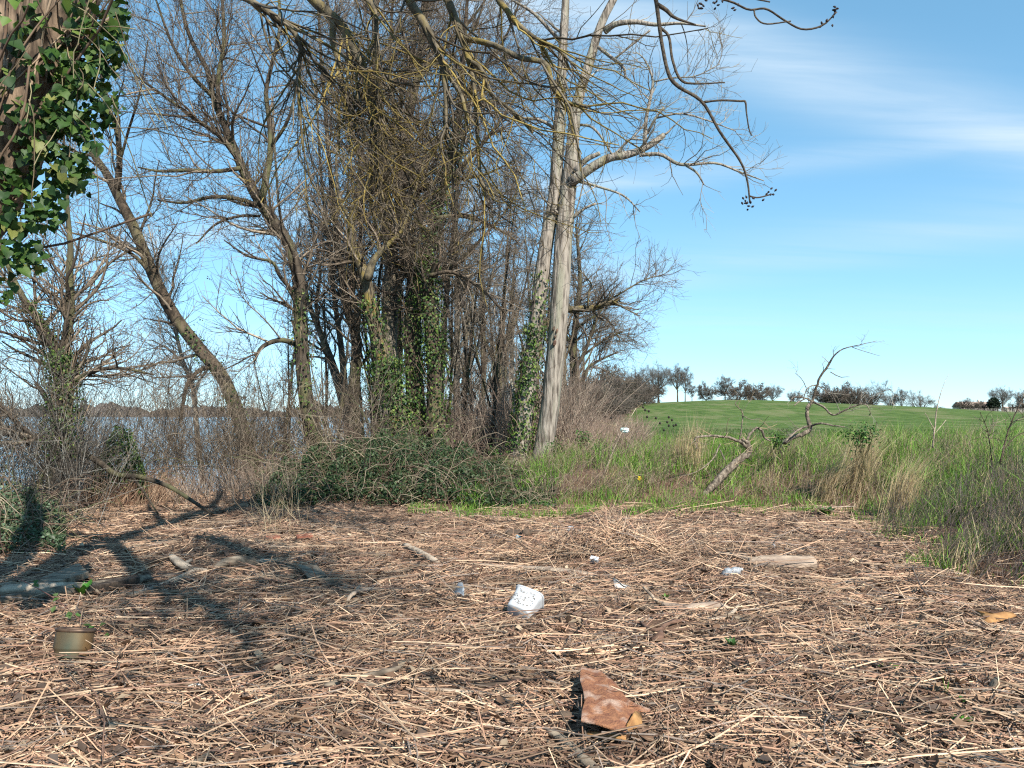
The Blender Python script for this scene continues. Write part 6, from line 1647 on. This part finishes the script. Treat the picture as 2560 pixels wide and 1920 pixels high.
# --- small green plants in the litter
def plantlet(label, px, py, leaves, size, spread, up=0.6, col=None):
    c = G(px, py); c[2] = float(hgt(c[0], c[1]))
    e = empty('small_plant', c); tag(e, label, 'plant')
    for k in range(leaves):
        a = 6.283 * k / leaves + R.uniform(-0.4, 0.4)
        d_ = np.array((math.cos(a) * spread, math.sin(a) * spread, up)); ln = size * R.uniform(0.7, 1.15)
        t = np.linspace(0, 1, 6)
        mid = c + np.outer(t, d_) * ln + np.outer(t ** 2, (0, 0, -0.35 * ln * spread))
        wd = np.cross(nrm(d_), (0, 0, 1.0)); wd = nrm(wd if np.linalg.norm(wd) > 0.01 else np.array((1.0, 0, 0)))
        wv = ln * 0.16 * np.sin(math.pi * (0.08 + 0.9 * t))
        v = np.stack([mid + wd * wv[:, None] + (0, 0, 0.15 * ln * 0.2), mid, mid - wd * wv[:, None] + (0, 0, 0.15 * ln * 0.2)], 1).reshape(-1, 3)
        q = [(3 * i + j, 3 * i + j + 1, 3 * i + j + 4, 3 * i + j + 3) for i in range(5) for j in range(2)]
        Geo().add(v, q, None, col or (0.09 * R.uniform(0.7, 1.3), 0.22 * R.uniform(0.8, 1.2), 0.03)).build('leaf', M['leaf'], e, c)
plantlet('single upright green leaf in the right front litter', 2366, 1742, 2, 0.13, 0.15, 1.0, (0.16, 0.34, 0.05))
plantlet('green rosette low in the right front litter', 2405, 1806, 7, 0.09, 0.7, 0.55)
plantlet('small green rosette just above the low right one', 2408, 1756, 5, 0.06, 0.6, 0.6)
plantlet('flat green blades in the right litter', 2230, 1668, 5, 0.14, 0.9, 0.25)
plantlet('green leafy plant before the long grey log', 205, 1490, 10, 0.17, 0.5, 0.8)
plantlet('dark grassy tuft in the litter right of the snaking root', 1830, 1620, 8, 0.11, 0.5, 0.8, (0.05, 0.12, 0.03))
plantlet('small green tuft behind the cream driftwood', 1664, 1500, 7, 0.08, 0.5, 0.8)
plantlet('green tuft at the grass edge near the litter\'s far corner', 1845, 1285, 9, 0.14, 0.7, 0.5)
plantlet('dark green weed at the straw edge below the dry grass', 2065, 1290, 14, 0.24, 0.6, 0.7, (0.04, 0.11, 0.025))
# yellow flower
c = G(1600, 1215); e = empty('dandelion', c); tag(e, 'single yellow flower in the green grass', 'flower')
M['yellow'] = surf('yellow_petal', (0.75, 0.52, 0.02), (0.85, 0.62, 0.04), 20, 0.6)
f_ = P(1600, 1197, c[1] - 0.1); g = Geo()
v, q, t = tubes(np.array([[c, f_]]), np.array([[0.003, 0.003]]), 4); g.add(v, q, t, (0.1, 0.2, 0.04)); g.build('stem', M['twig'], e, c)
g = Geo()
leaf_quads(g, np.repeat(f_[None], 26, 0) + R.normal(0, 0.014, (26, 3)), R.normal(0, 1, (26, 3)) + (0, -1, 0.5), np.full(26, 0.03), [(1, 1, 1)]); g.build('petals', M['yellow'], e, c)
# bramble cane over the left logs
g = Geo(); c = G(30, 1480)
rows = [(*(G(30, 1480) + (0, 0, 0.14)), 0.004), (*(G(90, 1520) + (0, 0, 0.16)), 0.004), (*(G(150, 1548) + (0, 0, 0.12)), 0.0035), (*(G(215, 1580) + (0, 0, 0.05)), 0.003), (*(G(260, 1592) + (0, 0, 0.02)), 0.002)]
l = wlimb(rows, 20)
e = empty('bramble_cane', c); tag(e, 'thin red bramble cane arching over the logs at the left', 'bramble')
v, q, t = tubes(l[0][None], l[1][None], 5); Geo().add(v, q, t, (0.22, 0.10, 0.08)).build('stem', M['twig'], e, c)
for k in (5, 9, 12, 15, 18):
    for j in range(3):
        p_ = l[0][k] + R.normal(0, 0.03, 3)
        gg = Geo(); leaf_quads(gg, p_[None], np.array([[0, -0.4, 0.9]]) + R.normal(0, 0.3, (1, 3)), np.array([0.055]), [(0.06, 0.12, 0.03), (0.1, 0.15, 0.05)]); gg.build('leaf', M['leaf'], e, c)
# weed stems standing in the litter by the tile shards
scrub('dry_weed_stems', 'pale upright weed stems at the litter\'s left middle', 60, 640, 760, 9.8, 12.5, 0.3, 0.9, DRY[:3], (0.002, 0.004), sub=60)
